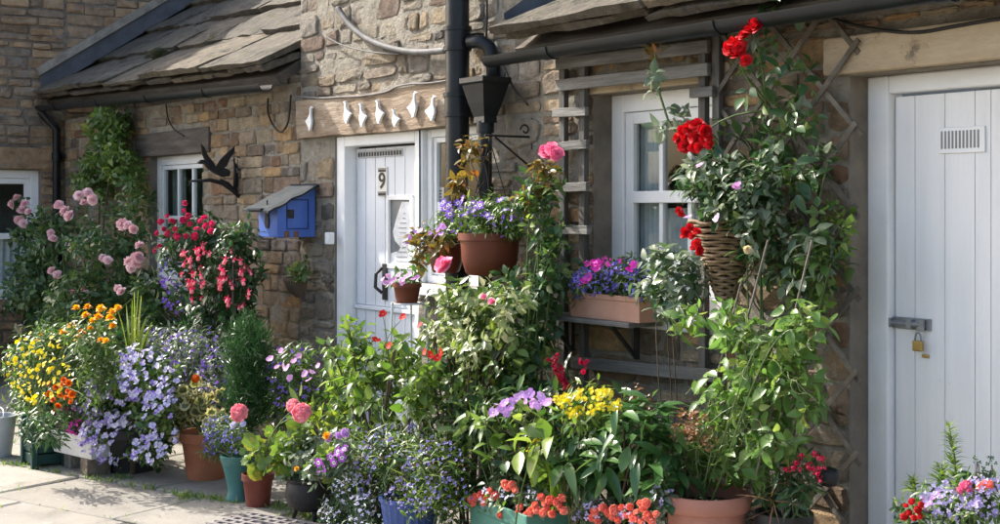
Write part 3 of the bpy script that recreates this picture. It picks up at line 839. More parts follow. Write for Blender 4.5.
# soil pipe and hopper, both fixed to the cottage
p0 = P(457.5, 200, -.13)
b = B(); b.tube([(p0.x, -.13, 0), (p0.x, -.13, CZ + .3)], .0635, 24, cap=True)
sp_ = b.build('soil_pipe', black_m, cm, smooth=2)
for py in (103, 37):
    zc = P(457, py, -.13).z
    for (dz, h, r_) in ((-.075, .022, .076), (-.053, .085, .070), (.032, .022, .077)):
        b = B(); b.lathe([(.0636, dz), (r_, dz), (r_, dz + h), (.0636, dz + h)], (p0.x, -.13, zc), 24); b.build('pipe_collar', black_m, sp_, smooth=2)
    b = B(); b.box((p0.x, -.045, zc - .0), (.19, .05, .04)); b.build('pipe_bracket', black_m, sp_, bevel=.004)
# branch elbow
e = P(468, 42, -.12)
b = B(); b.tube([e, e + Vector((.06, .04, -.0)), e + Vector((.10, .065, -.03)), e + Vector((.12, .075, -.1)), e + Vector((.12, .08, -.3))], .036, 14); b.build('pipe_branch', black_m, sp_, smooth=True)
h0 = P(483, 79, -.14)
hz = lambda py: P(485, py, -.14).z
b = B(); hp = [(.098, hz(78)), (.106, hz(78)), (.106, hz(83)), (.095, hz(85)), (.07, hz(103)), (.046, hz(117)), (.048, hz(123)), (.04, hz(123))]
cxh = P(486, 100, -.14)
pr = []
for (r_, z_) in hp:
    pr.append([(cxh.x + sx * r_, -.145 + sy * r_ * .85, z_) for sx, sy in ((-1, -1), (1, -1), (1, 1), (-1, 1))])
v = [q for rr in pr for q in rr]
b.add(v, [(i * 4 + k, i * 4 + (k + 1) % 4, i * 4 + 4 + (k + 1) % 4, i * 4 + 4 + k) for i in range(len(pr) - 1) for k in range(4)])
ho = b.build('rain_hopper', black_m, cm, smooth=False)
b = B(); b.tube([(cxh.x, -.145, hz(123)), (cxh.x, -.145, .05)], .036, 16); b.lathe([(.036, -.03), (.047, -.03), (.047, .03), (.036, .03)], (cxh.x, -.145, hz(127)), 16); b.lathe([(.036, -.03), (.045, -.03), (.045, .03), (.036, .03)], (cxh.x, -.145, hz(190)), 16)
b.build('rain_pipe', black_m, ho, smooth=2)

# ------------------------------------------------------------------ low cottage with window, trellis and plank door
random.seed(17)
cr_ = thing('stone_cottage', 'low stone cottage with sash window and white plank door', 'cottage', ((XC1 + XR1) / 2, 0, 0))
EYR = -.22
er = P(700, 21, EYR).z
rw = (P(594, 97).x, P(594, 97).x + .86, 1.06, PX(613, 96, P(594, 97).x).z)
rd = (P(850, 72).x, P(850, 72).x + 1.12, .0, P(850, 76).z)
wr = wall_sheet('wall', XC1 + .001, XR1, -.02, er - .01, [rw, (rd[0], rd[1], -.01, rd[3])], mS, cr_, mortar_m)
random.seed(52)
rl = (P(829, 60).x, rd[1] + .3, rd[3] + .004, P(829, 44).z + .02)
masonry(wr, XC1, XR1, 0, er - .04, [(rw[0], rw[1], rw[2] - .08, rw[3] + .09), (rd[0], rd[1], -.1, rd[3]), (rl[0], rl[1], rl[2], rl[3])], mS, stone_warm_m, irr=.7, ch=(.06, .14), wl=(.1, .34), gap=.018, depth=(.006, .024), most=295)
b = B(); b.box(((rw[0] + rw[1]) / 2, .03, rw[3] + .042), (rw[1] - rw[0] + .16, .1, .08)); b.build('lintel', lintel_m, cr_, bevel=.006)
b = B(); b.box(((rl[0] + rl[1]) / 2, .015, (rl[2] + rl[3]) / 2), (rl[1] - rl[0], .11, rl[3] - rl[2] - .004)); b.build('lintel', lintel_m, cr_, bevel=.01)
window(cr_, rw[0], rw[1], rw[2], rw[3], mS, .11, 3, 2, fr=.085, stile=.055, bar=.026, meet=P(640, 197, .14).z)
room(cr_, rw[0] - .3, rw[1] + .3, rw[2] - .2, rw[3] + .1, mS, .21, 1.4)
drape(cr_, rw[0] + .09, rw[0] + .26, rw[2], rw[3], mS, .205, net_m, 5, .012)
drape(cr_, rw[1] - .26, rw[1] - .09, rw[2], rw[3], mS, .205, net_m, 5, .012)
drape(cr_, rw[0] + .12, rw[1] - .12, rw[2], P(640, 208, .2).z, mS, .235, net_m, 14, .01, 'lace_curtain')
dkr, MR = slate_roof(cr_, XC1 + .03, XR1, EYR, er, er, math.radians(33), [.6, .55, .5, .45], (.55, 1.2), 2.6)
gutter(cr_, (P(489, 60, EYR - .05).x, EYR - .05, er - .025), (XR1, EYR - .05, er - .025), .05)
b = B()
for i in range(7):
    q0, q1 = MR(XC1, i * .36, .06), MR(XC1, i * .36 + .38, .06)
    b.add([(XC1 + .04, q0[1], q0[2]), (XC1 + .036, q0[1] - .02, q0[2] + .13), (XC1 + .036, q1[1] - .02, q1[2] + .13), (XC1 + .04, q1[1], q1[2]), (XC1 + .15, q0[1] - .03, q0[2] + .045), (XC1 + .15, q1[1] - .03, q1[2] + .045)], [(0, 3, 2, 1), (4, 5, 3, 0)])
b.build('lead_flashing', lead_m, cr_)
# plank door
DR = .1
b = B(); fw_ = PX(889, 300, rd[0]).x - rd[0]
x0, x1, zt = rd[0], rd[1], rd[3]
jx = P(888, 300, DR + .0).x
for q in ((x0, jx, 0, zt), (x1 - .09, x1, 0, zt), (jx, x1 - .09, zt - .07, zt)):
    b.box(((q[0] + q[1]) / 2, DR + .045, (q[2] + q[3]) / 2), (q[1] - q[0], .09, q[3] - q[2]))
b.build('door_frame', white_m, cr_, bevel=.008)
b = B(); b.box(((jx + x1 - .09) / 2, DR + .065, (zt - .07) / 2), (x1 - .09 - jx - .012, .02, zt - .1)); pd = b.build('plank_door', whitedoor_m, cr_)
cuts = [jx + .007] + [P(q, 300, DR).x for q in (909, 939, 969, 985)]
while cuts[-1] < x1 - .2: cuts.append(cuts[-1] + .105)
cuts.append(x1 - .097)
for i in range(len(cuts) - 1):
    b = B(); b.box(((cuts[i] + cuts[i + 1]) / 2, DR + .045, (zt - .08) / 2 + .01), (cuts[i + 1] - cuts[i] - .0025, .02, zt - .105)); b.build('plank', whitedoor_m, pd, bevel=.002)
yd = DR + .035
va, vb = P(940, 128, yd), P(986, 152, yd)
b = B(); b.box(((va.x + vb.x) / 2, yd - .004, (va.z + vb.z) / 2), (vb.x - va.x, .008, va.z - vb.z)); b.build('vent', white_m, pd, bevel=.003)
for k in range(11):
    b = B(); xx = va.x + (vb.x - va.x) * (k + .9) / 12.6
    b.box((xx, yd - .0085, (va.z + vb.z) / 2 + .002), ((vb.x - va.x) / 28, .003, (va.z - vb.z) * .68)); b.build('vent_slot', surf('vent shadow slot', [(.3, G3(.2)), (.7, G3(.26))], 9, .8, 0), pd)
ha, hb = P(887, 318, yd), P(932, 329, yd)
b = B(); zc = (ha.z + hb.z) / 2; b.box(((ha.x + hb.x) / 2 + .005, yd - .004, zc), (hb.x - ha.x - .01, .008, .045)); hp_ = b.build('door_bolt', steel_m, pd, bevel=.002)
b = B(); b.tube([(ha.x - .02, yd - .02, zc), (hb.x - .04, yd - .02, zc)], .011, 10)
b.box(((ha.x + hb.x) / 2 + .02, yd - .017, zc), (.022, .03, .036)); b.box((ha.x + .03, yd - .017, zc), (.02, .028, .036)); b.box((hb.x - .035, yd - .022, zc - .005), (.03, .012, .04)); b.build('bolt_bar', steel_m, pd, bevel=.002)
pk = P(918, 346, yd - .03)
pl = thing('padlock', 'brass padlock hanging from the bolt on the plank door', 'padlock', pk)
b = B(); b.box(pk, (.042, .018, .04)); b.build('padlock_body', brass_m, pl, bevel=.004)
b = B(); b.tube([pk + Vector((.014 * math.cos(t) if 0 else .0135 * math.cos(t), 0, .02 + .03 * math.sin(t) ** .8 if math.sin(t) > 0 else .018)) for t in np.linspace(0, math.pi, 9)], .0036, 8); b.build('shackle', steel_m, pl, smooth=True)
b = B(); q = P(924, 356, yd); b.box((q.x + .01, yd - .004, q.z), (.03, .009, .012)); b.build('latch_plate', brass_m, pd, bevel=.002)
for (px, py) in ((891, 322), (891, 328), (927, 321), (927, 329)):
    q = P(px, py, yd); b = B(); b.tube([(q.x, yd - .008, q.z), (q.x, yd - .0105, q.z)], .004, 8); b.build('screw', rust_m, pd)
# wall cables
def cable(name, label, cat, pts, r, mat, n=6, parent=None):
    # smooth the run with a Catmull-Rom pass
    p = [Vector(q) for q in pts]; out = []
    for i in range(len(p) - 1):
        a, b_, c, d = p[max(i - 1, 0)], p[i], p[i + 1], p[min(i + 2, len(p) - 1)]
        for t in np.linspace(0, 1, 6, endpoint=False):
            out.append(.5 * ((2 * b_) + (c - a) * t + (2 * a - 5 * b_ + 4 * c - d) * t * t + (3 * b_ - a - 3 * c + d) * t ** 3))
    out.append(p[-1])
    b = B(); b.tube(out, r, n)
    return b.build(name, mat, parent, smooth=True, label=label, cat=cat)
W = lambda *q: [P(a, c, -.045) for a, c in q]
cable('conduit_pipe', 'grey lagged pipe sagging across the stones above the beam', 'pipe', W((338, 8), (343, 16), (352, 27), (366, 38), (384, 46), (405, 51), (425, 52), (447, 50)), .019, conduit_m, 10)
cable('wall_cable', 'thin grey cable stapled along the top of the beam', 'cable', [P(a, c, -.056) for a, c in ((294, 96), (320, 98), (340, 97), (360, 96), (385, 92), (396, 87), (410, 84), (430, 83), (450, 80))], .006, wire_m)
cable('wall_cable', 'thin white cable between stones under the grey lagged pipe', 'cable', W((325, 36), (340, 44), (360, 50), (382, 53), (400, 54)), .005, wire_m)
cable('wall_cable', 'dark drooping cable below the flagstone roof gutter', 'cable', [P(a, c, -.04) for a, c in ((268, 98), (268, 112), (273, 125), (281, 132), (288, 122), (290, 105), (291, 95))], .007, iron_m)
cable('wall_cable', 'dark looped cable under the mossy roof gutter', 'cable', [P(a, c, -.04) for a, c in ((166, 104), (168, 118), (174, 129), (184, 136))], .006, iron_m)
cable('wall_cable', 'black cable running under the gutter above the plank door', 'cable', [P(a, c, -.045) for a, c in ((822, 14), (850, 24), (890, 31), (920, 32), (950, 27), (990, 20), (1010, 18))], .007, iron_m)
cable('wall_cable', 'black cable dropping beside the rain hopper', 'cable', [P(a, c, -.05) for a, c in ((487, -5), (487, 20), (488, 45), (505, 70), (514, 88), (528, 105))], .006, iron_m)
# ------------------------------------------------------------------ small fixed things
random.seed(61)
goose_l = [(-.2, 1.0), (-.33, .965), (-.42, .93), (-.30, .915), (-.22, .88), (-.2, .7), (-.23, .56), (-.3, .45), (-.3, .3), (-.2, .16), (-.1, .02), (.06, 0), (.08, .1), (.3, .26), (.55, .42), (.3, .5), (.08, .6), (-.06, .72), (-.06, .9), (-.1, .975)]
GE = [(307, 314, 106, 131, -1, 'white goose cutout at the far end of the beam, beside the blue box', 1), (343.6, 351.6, 100, 124, 1, 'first of four white geese facing the far end of the beam', 1), (359, 367, 102, 127, 1, 'second of four white geese facing the far end of the beam', 1), (375.6, 384, 99, 124, 1, 'third of four white geese, behind it the small gosling', 1), (392, 400, 108, 127, 1, 'small white gosling cutout, shortest bird on the beam', .8), (409, 419, 91, 118, -1, 'tall white goose cutout with upright neck, second from the soil pipe', 1), (426.6, 438, 95, 121, -1, 'white goose cutout next to the black soil pipe', 1)]
for (a, c, t, bo, sg, lab, k) in GE:
    p, q = P(a, bo, -.062), P(c, bo, -.062)
    ht = P((a + c) / 2, t, -.062).z - p.z; wdt = (q.x - p.x)
    poly = [(sg * x * wdt / .97, y * ht) for x, y in goose_l]
    if sg < 0: poly = poly[::-1]
    o_ = (p + q) / 2
    b = B(); b.prism(poly, (o_.x, -.058, o_.z), (1, 0, 0), (0, 0, 1), (0, -.016, 0))
    gs = thing('goose_cutout', lab, 'goose ornament', (o_.x, -.058, o_.z), 'white geese on the beam')
    b.build('bird', white_m, gs, bevel=.002)
    b = B(); b.box((o_.x - sg * .12 * wdt, -.0755, o_.z + ht * .965), (.006, .002, .006)); b.build('eye', ink_m, gs)
# blue nest box with a sloping felt roof
bw = P(318, 212); fx = bw.x; bx_l = fx - .27; dy = .29
zb = P(318, 237).z; z_back = P(318, 186).z; z_front = PX(278, 206, fx).z
bb = thing('nest_box', 'blue wooden box with grey felt roof fixed beside the door', 'box', (fx - .13, -.02, zb))
b = B(); b.prism([(-.018, zb), (-dy, zb), (-dy, z_front), (-.018, z_back)], (bx_l, 0, 0), (0, 1, 0), (0, 0, 1), (fx - bx_l, 0, 0)); b.build('box_body', blue_m, bb, bevel=.004)
b = B(); n = 10
sl_ = (z_back - z_front) / (dy - .02)
v = []
for i in range(n):
    y = -.02 - (dy + .07) * i / (n - 1)
    z = z_back + sl_ * (y + .02) + .014 + .004 * math.sin(i * 1.7)
    for x, dz in ((bx_l - .05, .005), (bx_l + .1, 0), (fx + .0, .003), (fx + .055, -.004)): v.append((x, y, z + dz + random.uniform(-.003, .003)))
m_ = len(v); v += [(a, c, d - .014) for a, c, d in v]
f = [(i * 4 + k, i * 4 + k + 1, i * 4 + k + 5, i * 4 + k + 4) for i in range(n - 1) for k in range(3)]
f += [tuple(m_ + q for q in r[::-1]) for r in f]
ring = [0, 1, 2, 3] + [i * 4 + 3 for i in range(1, n)] + [(n - 1) * 4 + k for k in (2, 1, 0)] + [i * 4 for i in range(n - 2, 0, -1)]
f += [(ring[i], ring[i] + m_, ring[(i + 1) % len(ring)] + m_, ring[(i + 1) % len(ring)]) for i in range(len(ring))]
b.add(v, f); b.build('box_roof', felt_m, bb)
b = B()
for q in ((-.075, -.07, zb + .055, zb + .24), (-.225, -.22, zb + .055, zb + .24)):
    b.box((fx + .001, (q[0] + q[1]) / 2, (q[2] + q[3]) / 2), (.006, .006, q[3] - q[2]))
for zz in (zb + .055, zb + .24): b.box((fx + .001, -.1475, zz), (.0062, .155, .006))
b.build('hatch_joint', surf('dark blue joint', [(.3, (.015, .03, .12)), (.7, (.02, .045, .17))], 9, .7, 0), bb)
b = B(); b.box((fx + .004, -.2, zb + .15), (.01, .05, .055)); b.build('hatch_plate', iron_m, bb, bevel=.003)
b = B(); b.tube([(fx + .008, -.2, zb + .15), (fx + .012, -.2, zb + .15)], .014, 12); b.build('entrance_hole', ink_m, bb)
for yy in (-.225, -.16):
    b = B(); b.box((fx + .003, yy, zb + .02), (.008, .03, .04)); b.build('hinge', rust_m, bb)
b = B(); b.prism([(-.015, .1), (.0, .18), (.015, .1), (.03, .04), (.02, .0), (-.02, .0), (-.03, .04)], ((bx_l + fx) / 2, -dy - .001, zb + .06), (1, 0, 0), (0, 0, 1), (0, -.008, 0)); b.build('front_latch', iron_m, bb)
b = B(); b.box(((bx_l + fx) / 2, -dy - .05, z_front - .02), (.2, .1, .012)); b.build('perch_ledge', felt_m, bb)
# black flying duck on a branch bracket
bk = PX(240, 196, P(240, 196).x)
dxp = bk.x
Y = lambda px, py: (PX(px, py, dxp).y, PX(px, py, dxp).z)
db = thing('duck_bracket', 'black iron wall bracket with a flying duck above branches', 'bracket', (dxp, -.02, Y(240, 196)[1]))
def flat(pts, th, nm, off=0):
    b = B(); b.prism([Y(*q) for q in pts], (dxp - th / 2 + off, 0, 0), (0, 1, 0), (0, 0, 1), (th, 0, 0)); return b.build(nm, iron_m, db, bevel=.002)
flat([(197, 163), (201, 159.5), (206, 160), (210, 165), (216, 169), (222, 167), (230, 171), (229, 176), (222, 177), (214, 173), (207, 168), (204, 163.5), (201, 164)], .03, 'duck_body')
flat([(207, 162), (203, 155), (201, 143), (205, 147), (209, 156), (214, 162), (217, 168), (211, 167)], .012, 'duck_wing', -.012)
flat([(214, 168), (219, 160), (226, 153), (234, 146), (233, 153), (229, 159), (226, 166), (221, 170)], .012, 'duck_wing', .012)
b = B()
def lim(pts, r): b.tube([(dxp, *Y(*q)) for q in pts], r, 7)
lim([(241, 197), (233, 190), (222, 183), (210, 180), (191, 181)], [.022, .02, .016, .014, .008])
lim([(234, 190), (228, 183), (220, 179)], [.012, .01, .006])
b.build('branch', iron_m, db, smooth=True)
b = B()
lim([(241, 197), (240, 180), (239, 165), (240, 149)], [.022, .02, .018, .012])
lim([(235, 190), (235, 172), (234, 158)], [.014, .012, .006])
lim([(239, 170), (233, 160)], [.01, .005]); lim([(240, 160), (236, 152)], [.01, .004])
b.build('back_stem', iron_m, db, smooth=True)
b = B(); q = Y(241, 180); b.box((dxp, -.012, q[1]), (.035, .03, .1)); b.build('wall_plate', iron_m, db)
# white swan on the window board
sw = P(641, 196, .24)
st = thing('swan_ornament', 'white china swan standing inside the sash window', 'ornament', (sw.x, .24, P(640, 197, .24).z))
z0 = P(640, 197, .24).z
b = B(); b.lathe([(.0, 0), (.045, .0), (.075, .03), (.07, .06), (.03, .085), (0, .09)], (sw.x + .02, .24, z0), 16, sx=1.1, sy=.6)
b.prism([(.06, .04), (.16, .1), (.08, .075)], (sw.x, .24, z0), (1, 0, 0), (0, 0, 1), (0, .012, 0)); b.build('swan_body', white_m, st, smooth=True)
b = B(); b.tube([(sw.x - .045, .24, z0 + .03), (sw.x - .055, .24, z0 + .08), (sw.x - .04, .24, z0 + .12), (sw.x - .05, .24, z0 + .16), (sw.x - .075, .24, z0 + .165), (sw.x - .085, .24, z0 + .145), (sw.x - .085, .24, z0 + .13)], [.018, .014, .012, .012, .014, .01, .004], 8); b.build('swan_neck', white_m, st, smooth=True)
b = B(); b.box(((rw[0] + rw[1]) / 2, .25, z0 - .02), (rw[1] - rw[0] - .02, .1, .02)); b.build('display_shelf', white_m, cr_)
# ladder trellis round the window
tl = thing('window_trellis', 'weathered grey timber trellis framing the sash window', 'trellis', P(600, 400, -.05))
def rail(a, c, nm, wd=.05, th=.022, y=None, mat=oldwood_m):
    b = B(); b.bar(a, c, wd, th); return b.build(nm, mat, tl, bevel=.003)
for (px, t, bo) in ((563, 60, 400), (583, 64, 400), (703, 48, 385), (717, 30, 200)):
    X = P(px, 200, -.05).x; b = B(); b.box((X, -.045, (P(px, t, -.05).z + P(px, bo, -.05).z) / 2), (.042, .03, P(px, t, -.05).z - P(px, bo, -.05).z)); b.build('upright', postwood_m, tl, bevel=.003)
for (a, c) in (((557, 64), (709, 46)), ((557, 85.5), (709, 69)), ((572, 362), (716, 376))):
    rail(P(*a, -.075), P(*c, -.075), 'rail', .055)
for (x0, x1, y0, y1) in ((554, 587, 113, 111), (556, 588, 147, 144), (557, 588, 187.5, 186.5), (557, 589, 229.5, 230), (691, 714, 93, 91), (557, 588, 275, 276)):
    rail(P(x0, y0, -.075), P(x1, y1, -.075), 'rung', .044, .024)
b = B(); a, c = P(562, 320, -.02), P(664, 327, -.02); za = P(600, 322, -.2).z
b.box(((a.x + c.x) / 2, -.13, za), (c.x - a.x, .2, .022)); b.build('shelf', oldwood_m, tl, bevel=.003)
SHZ = za + .011
for px in (575, 640):
    q = P(px, 330, -.05); b = B(); b.bar((q.x, -.07, za - .02), (q.x, -.07, za - .17), .02, .02); b.bar((q.x, -.21, za - .02), (q.x, -.075, za - .16), .016, .016); b.build('shelf_bracket', iron_m, tl)
# diamond lath trellis
lt = thing('lath_trellis', 'diamond trellis of thin grey laths beside the plank door', 'trellis', P(790, 520, -.05))
xa, xb = P(716, 300, -.05).x, P(858, 300, -.05).x
za0, za1 = .12, P(780, 14, -.05).z
H = (za1 - za0); wdt = xb - xa; stp = .3; slope = 1.05
for sg in (1, -1):
    c = -H / slope
    while c < wdt + H / slope:
        # line x = c + s, z = slope * s going up, clipped to the rectangle
        pts = []
        s0, s1 = 0, H / slope
        lo = max(s0, -c) if sg > 0 else max(s0, c - wdt)
        hi = min(s1, wdt - c) if sg > 0 else min(s1, c)
        if hi - lo > .12:
            f_ = lambda s: (xa + c + sg * s, -.042 - (.014 if sg > 0 else 0), za0 + slope * s)
            b = B(); jl = random.uniform(-.012, .012); a_, c_ = Vector(f_(lo)), Vector(f_(hi)); a_.x += jl; c_.x -= jl; b.bar(a_, c_, .021, .009); b.build('lath', lathwood_m, lt)
        c += stp
# bracket for the hanging bowl
br = P(533, 140)
hb_ = thing('hanging_bracket', 'black scrolled iron bracket over the hanging bowl', 'bracket', (br.x, 0, br.z))
ZB = P(533, 137).z
bowl = P(491, 252, -.27)
bowl.x = br.x
b = B(); b.tube([(br.x, -.004, P(533, 118).z), (br.x, -.004, P(533, 168).z)], .008, 6); b.tube([(br.x, -.006, ZB), (br.x, -.3, ZB)], .0065, 6)
b.tube([(br.x, -.01, P(533, 168).z), (br.x, -.24, ZB - .005)], .0055, 6)
b.tube([(br.x, -.05 - .03 * math.cos(t) * (1 - t / 9), ZB + .035 + .03 * math.sin(t) * (1 - t / 9)) for t in np.linspace(0, 6, 20)], .005, 6)
b.build('arm', iron_m, hb_, smooth=2)

# ------------------------------------------------------------------ plants: templates
def leaf_t(prof, fold=.12, droop=.2, wave=0):
    """prof: (t, half width); three verts per station; x across, y along, z normal"""
    v, f = [], []
    for i, (t, wd) in enumerate(prof):
        z = -droop * t * t
        wv = wave * math.sin(i * 2.3)
        v += [(-wd, t, z + fold * wd + wv), (0, t, z), (wd, t, z + fold * wd - wv)]
    for i in range(len(prof) - 1):
        a = i * 3
        f += [(a, a + 1, a + 4, a + 3), (a + 1, a + 2, a + 5, a + 4)]
    return np.array(v), f, [0] * len(f)
OVAL = leaf_t([(0, .02), (.2, .19), (.45, .27), (.75, .18), (1, .0)], .35, .25)
ELLIP = leaf_t([(0, .02), (.2, .12), (.5, .19), (.8, .13), (1, .0)], .4, .3)
BROAD = leaf_t([(0, .03), (.15, .22), (.4, .34), (.65, .3), (.88, .13), (1, .0)], .3, .35)
SMALL = leaf_t([(0, .04), (.45, .32), (1, .0)], .3, .15)
LANCE = leaf_t([(0, .02), (.25, .11), (.6, .12), (1, .0)], .3, .3)
NEEDLE = leaf_t([(0, .035), (.5, .05), (1, .0)], .2, .12)
GRASS = leaf_t([(0, .02), (.4, .022), (.8, .014), (1, 0)], .2, .35)
def disc_t(n, lobes, ruff, hollow=0):
    v = [(0, .45, 0)]; f = []; m = []
    for ring, rr in ((0, .3), (1, .5)):
        for i in range(n):
            a = 2 * math.pi * i / n
            r = rr * (1 + .09 * math.cos(a * lobes)) * (1 - .4 * max(0, math.cos(a + math.pi / 2 * 1.0 + 0) ** 16 if math.sin(a) < 0 else 0))
            v.append((r * math.cos(a), .45 + r * math.sin(a), ruff * (ring + .2) * math.cos(a * lobes) * .5 + hollow * rr))
    for i in range(n): f.append((0, 1 + i, 1 + (i + 1) % n)); m.append(0)
    for i in range(n): f.append((1 + i, 1 + n + i, 1 + n + (i + 1) % n, 1 + (i + 1) % n)); m.append(1)
    return np.array(v), f, m
GERAN = disc_t(14, 7, .12, .12)
def petal_fan(n, r, wd, cup, mi=0, tilt=0.0, z0=0.0, r0=.05, phase=0, curl=0):
    v, f = [], []
    rr_ = random.Random(int(n * 100 + r * 1000 + phase * 77 + z0 * 999))
    R0 = r
    for k in range(n):
        a = 2 * math.pi * k / n + phase + rr_.uniform(-.18, .18) * (n > 4)
        r = R0 * rr_.uniform(.78, 1.12); zz = rr_.uniform(-.05, .05) * R0
        c, s = math.cos(a), math.sin(a)
        st = [(r0, wd * .3), (r * .55, wd), (r * .9, wd * .8), (r, wd * .3)]
        b0 = len(v)
        for i, (t, hw) in enumerate(st):
            z = z0 + math.tan(tilt) * (t - r0) * .6 + cup * (t / r) ** 2 * r - curl * (t / r) ** 4 * r + zz
            for sgn in (-1, 1): v.append((c * t - s * hw * sgn, s * t + c * hw * sgn, z + rr_.uniform(-.05, .05) * R0))
        for i in range(3):
            q = b0 + i * 2; f.append((q, q + 1, q + 3, q + 2))
    return v, f, [mi] * len(f)
def joinT(*parts):
    V, Fc, Mi = [], [], []
    for v, f, m in parts:
        k = len(V); V += [tuple(q) for q in v]; Fc += [tuple(i + k for i in q) for q in f]; Mi += list(m)
    return np.array(V, dtype=float), Fc, Mi
def dome(r, h, z0, mi, n=8, rings=3):
    v, f = [(0, 0, z0 + h)], []
    for j in range(1, rings + 1):
        t = j / rings * math.pi / 2
        for i in range(n):
            a = 2 * math.pi * i / n; v.append((r * math.sin(t) * math.cos(a), r * math.sin(t) * math.sin(a), z0 + h * math.cos(t)))
    for i in range(n): f.append((0, 1 + i, 1 + (i + 1) % n))
    for j in range(rings - 1):
        for i in range(n):
            a = 1 + j * n; f.append((a + i, a + n + i, a + n + (i + 1) % n, a + (i + 1) % n))
    return v, f, [mi] * len(f)
# flowers: unit diameter about 1, facing +z
DAISY = joinT(petal_fan(13, .5, .07, .08, 0, .1), dome(.13, .08, 0, 1))
RINGED = joinT(petal_fan(12, .5, .085, .12, 0, .1, r0=.2), petal_fan(12, .24, .05, .1, 1, .1, phase=.1, z0=.012), dome(.1, .07, .0, 2))
FIVE = joinT(petal_fan(5, .5, .24, .1, 0, .15), dome(.09, .05, 0, 1, 6, 2))
VIOLA = joinT(petal_fan(2, .5, .26, .15, 0, .2, phase=1.1, z0=.0), petal_fan(3, .5, .27, .12, 1, .1, phase=math.pi * 1.5 - 2.1, z0=.03), dome(.08, .05, .03, 2, 6, 2))
TINY = joinT(petal_fan(3, .5, .22, .05, 0, .1), petal_fan(2, .38, .12, .1, 0, .3, phase=1.6))
def rose_T():
    rr = random.Random(4); parts = []
    for ring, (n, r, z, cup) in enumerate(((6, .5, -.02, .28), (6, .45, .08, .55), (5, .36, .16, .8), (4, .26, .22, 1.1), (3, .16, .26, 1.4))):
        parts.append(petal_fan(n, r, r * .62, cup, 0, .05, z0=z, r0=.02, phase=ring * .7 + rr.random(), curl=.25 * (ring < 3)))
    parts.append(dome(.09, .14, .26, 0, 7, 2))
    return joinT(*parts)
ROSE = rose_T()
def cluster_T(base, n, rad, size, flat_=1.0, seed=1, low=-.1):
    """florets spread over a dome"""
    rr = random.Random(seed); parts = []
    for k in range(n):
        z = 1 - (k + .5) / n * (1 - low); t = math.acos(max(-1, min(1, z))); a = k * 2.39996 + rr.uniform(-.2, .2)
        nrm = Vector((math.sin(t) * math.cos(a), math.sin(t) * math.sin(a), math.cos(t) + .05)).normalized()
        M_ = nrm.to_track_quat('Z', 'Y').to_matrix() @ Matrix.Rotation(rr.uniform(0, 6), 3, 'Z')
        c = Vector((nrm.x * rad, nrm.y * rad, nrm.z * rad * flat_)) * rr.uniform(.85, 1.05)
        s_ = size * rr.uniform(.8, 1.15)
        parts.append(([tuple(M_ @ (Vector(q) * s_) + c) for q in base[0]], base[1], base[2]))
    return joinT(*parts)
SIMPLE5 = joinT(petal_fan(5, .5, .25, .15, 0, .1))
POM = cluster_T(SIMPLE5, 26, .34, .36, .8, 2)
HEAD = cluster_T(SIMPLE5, 15, .30, .44, .5, 9, .1)
POM2 = cluster_T(ROSE, 7, .27, .5, .8, 5, .05)
RUFF = joinT(*[petal_fan(9, .5 - .085 * k, .12, .1 + .35 * k, 0, .05, z0=.05 * k, r0=.03, phase=k * .5, curl=.2) for k in range(5)], dome(.1, .1, .2, 0, 7, 2))
def bell_T():
    v, f, m = [], [], []
    # tube and swept sepals (material 0), skirt (material 1); hangs along -z
    pr = [(.035, 0), (.05, -.25), (.075, -.38)]
    tb = B(); tb.lathe(pr, (0, 0, 0), 6)
    parts = [(tb.v, tb.f, [0] * len(tb.f))]
    sp = petal_fan(4, .42, .09, .1, 0, .45, z0=-.38, r0=.05)
    parts.append(sp)
    sk = B(); sk.lathe([(.06, -.38), (.14, -.5), (.17, -.68), (.13, -.74)], (0, 0, 0), 8); parts.append((sk.v, sk.f, [1] * len(sk.f)))
    stn = B(); stn.tube([(0, 0, -.6), (.01, 0, -1.0)], .012, 4); parts.append((stn.v, stn.f, [0] * len(stn.f)))
    return joinT(*parts)
BELL = bell_T()
TM = {}
def tmesh(T, mats, smooth=True, bend=0.0, wdt=1.0):
    key = (id(T[0]), tuple(m.name for m in mats), bend)
    if key not in TM:
        me = bpy.data.meshes.new('piece')
        V_ = T[0].copy()
        if bend or wdt != 1: V_[:, 2] += bend * V_[:, 1] ** 2; V_[:, 0] *= wdt
        me.from_pydata(V_.tolist(), [], T[1])
        for q in mats: me.materials.append(q)
        at = me.attributes.new('rnd', 'FLOAT', 'FACE'); pv_ = R.random(len(T[1]) // 3 + 1) * .5
        at.data.foreach_set('value', np.array([pv_[i // 3] if len(T[1]) > 14 else 0 for i in range(len(T[1]))], dtype=np.float32))
        me.polygons.foreach_set('material_index', [min(i, len(mats) - 1) for i in T[2]])
        me.polygons.foreach_set('use_smooth', [smooth] * len(T[1]))
        me.update()
        TM[key] = me
    return TM[key]
def nrmz(a): return a / np.maximum(np.linalg.norm(a, axis=-1, keepdims=True), 1e-9)
def frames(A, U):
    """A along, U wanted normal -> (B, A, N) orthonormal"""
    A = nrmz(A); Bv = nrmz(np.cross(A, U)); N_ = np.cross(Bv, A)
    return Bv, A, N_
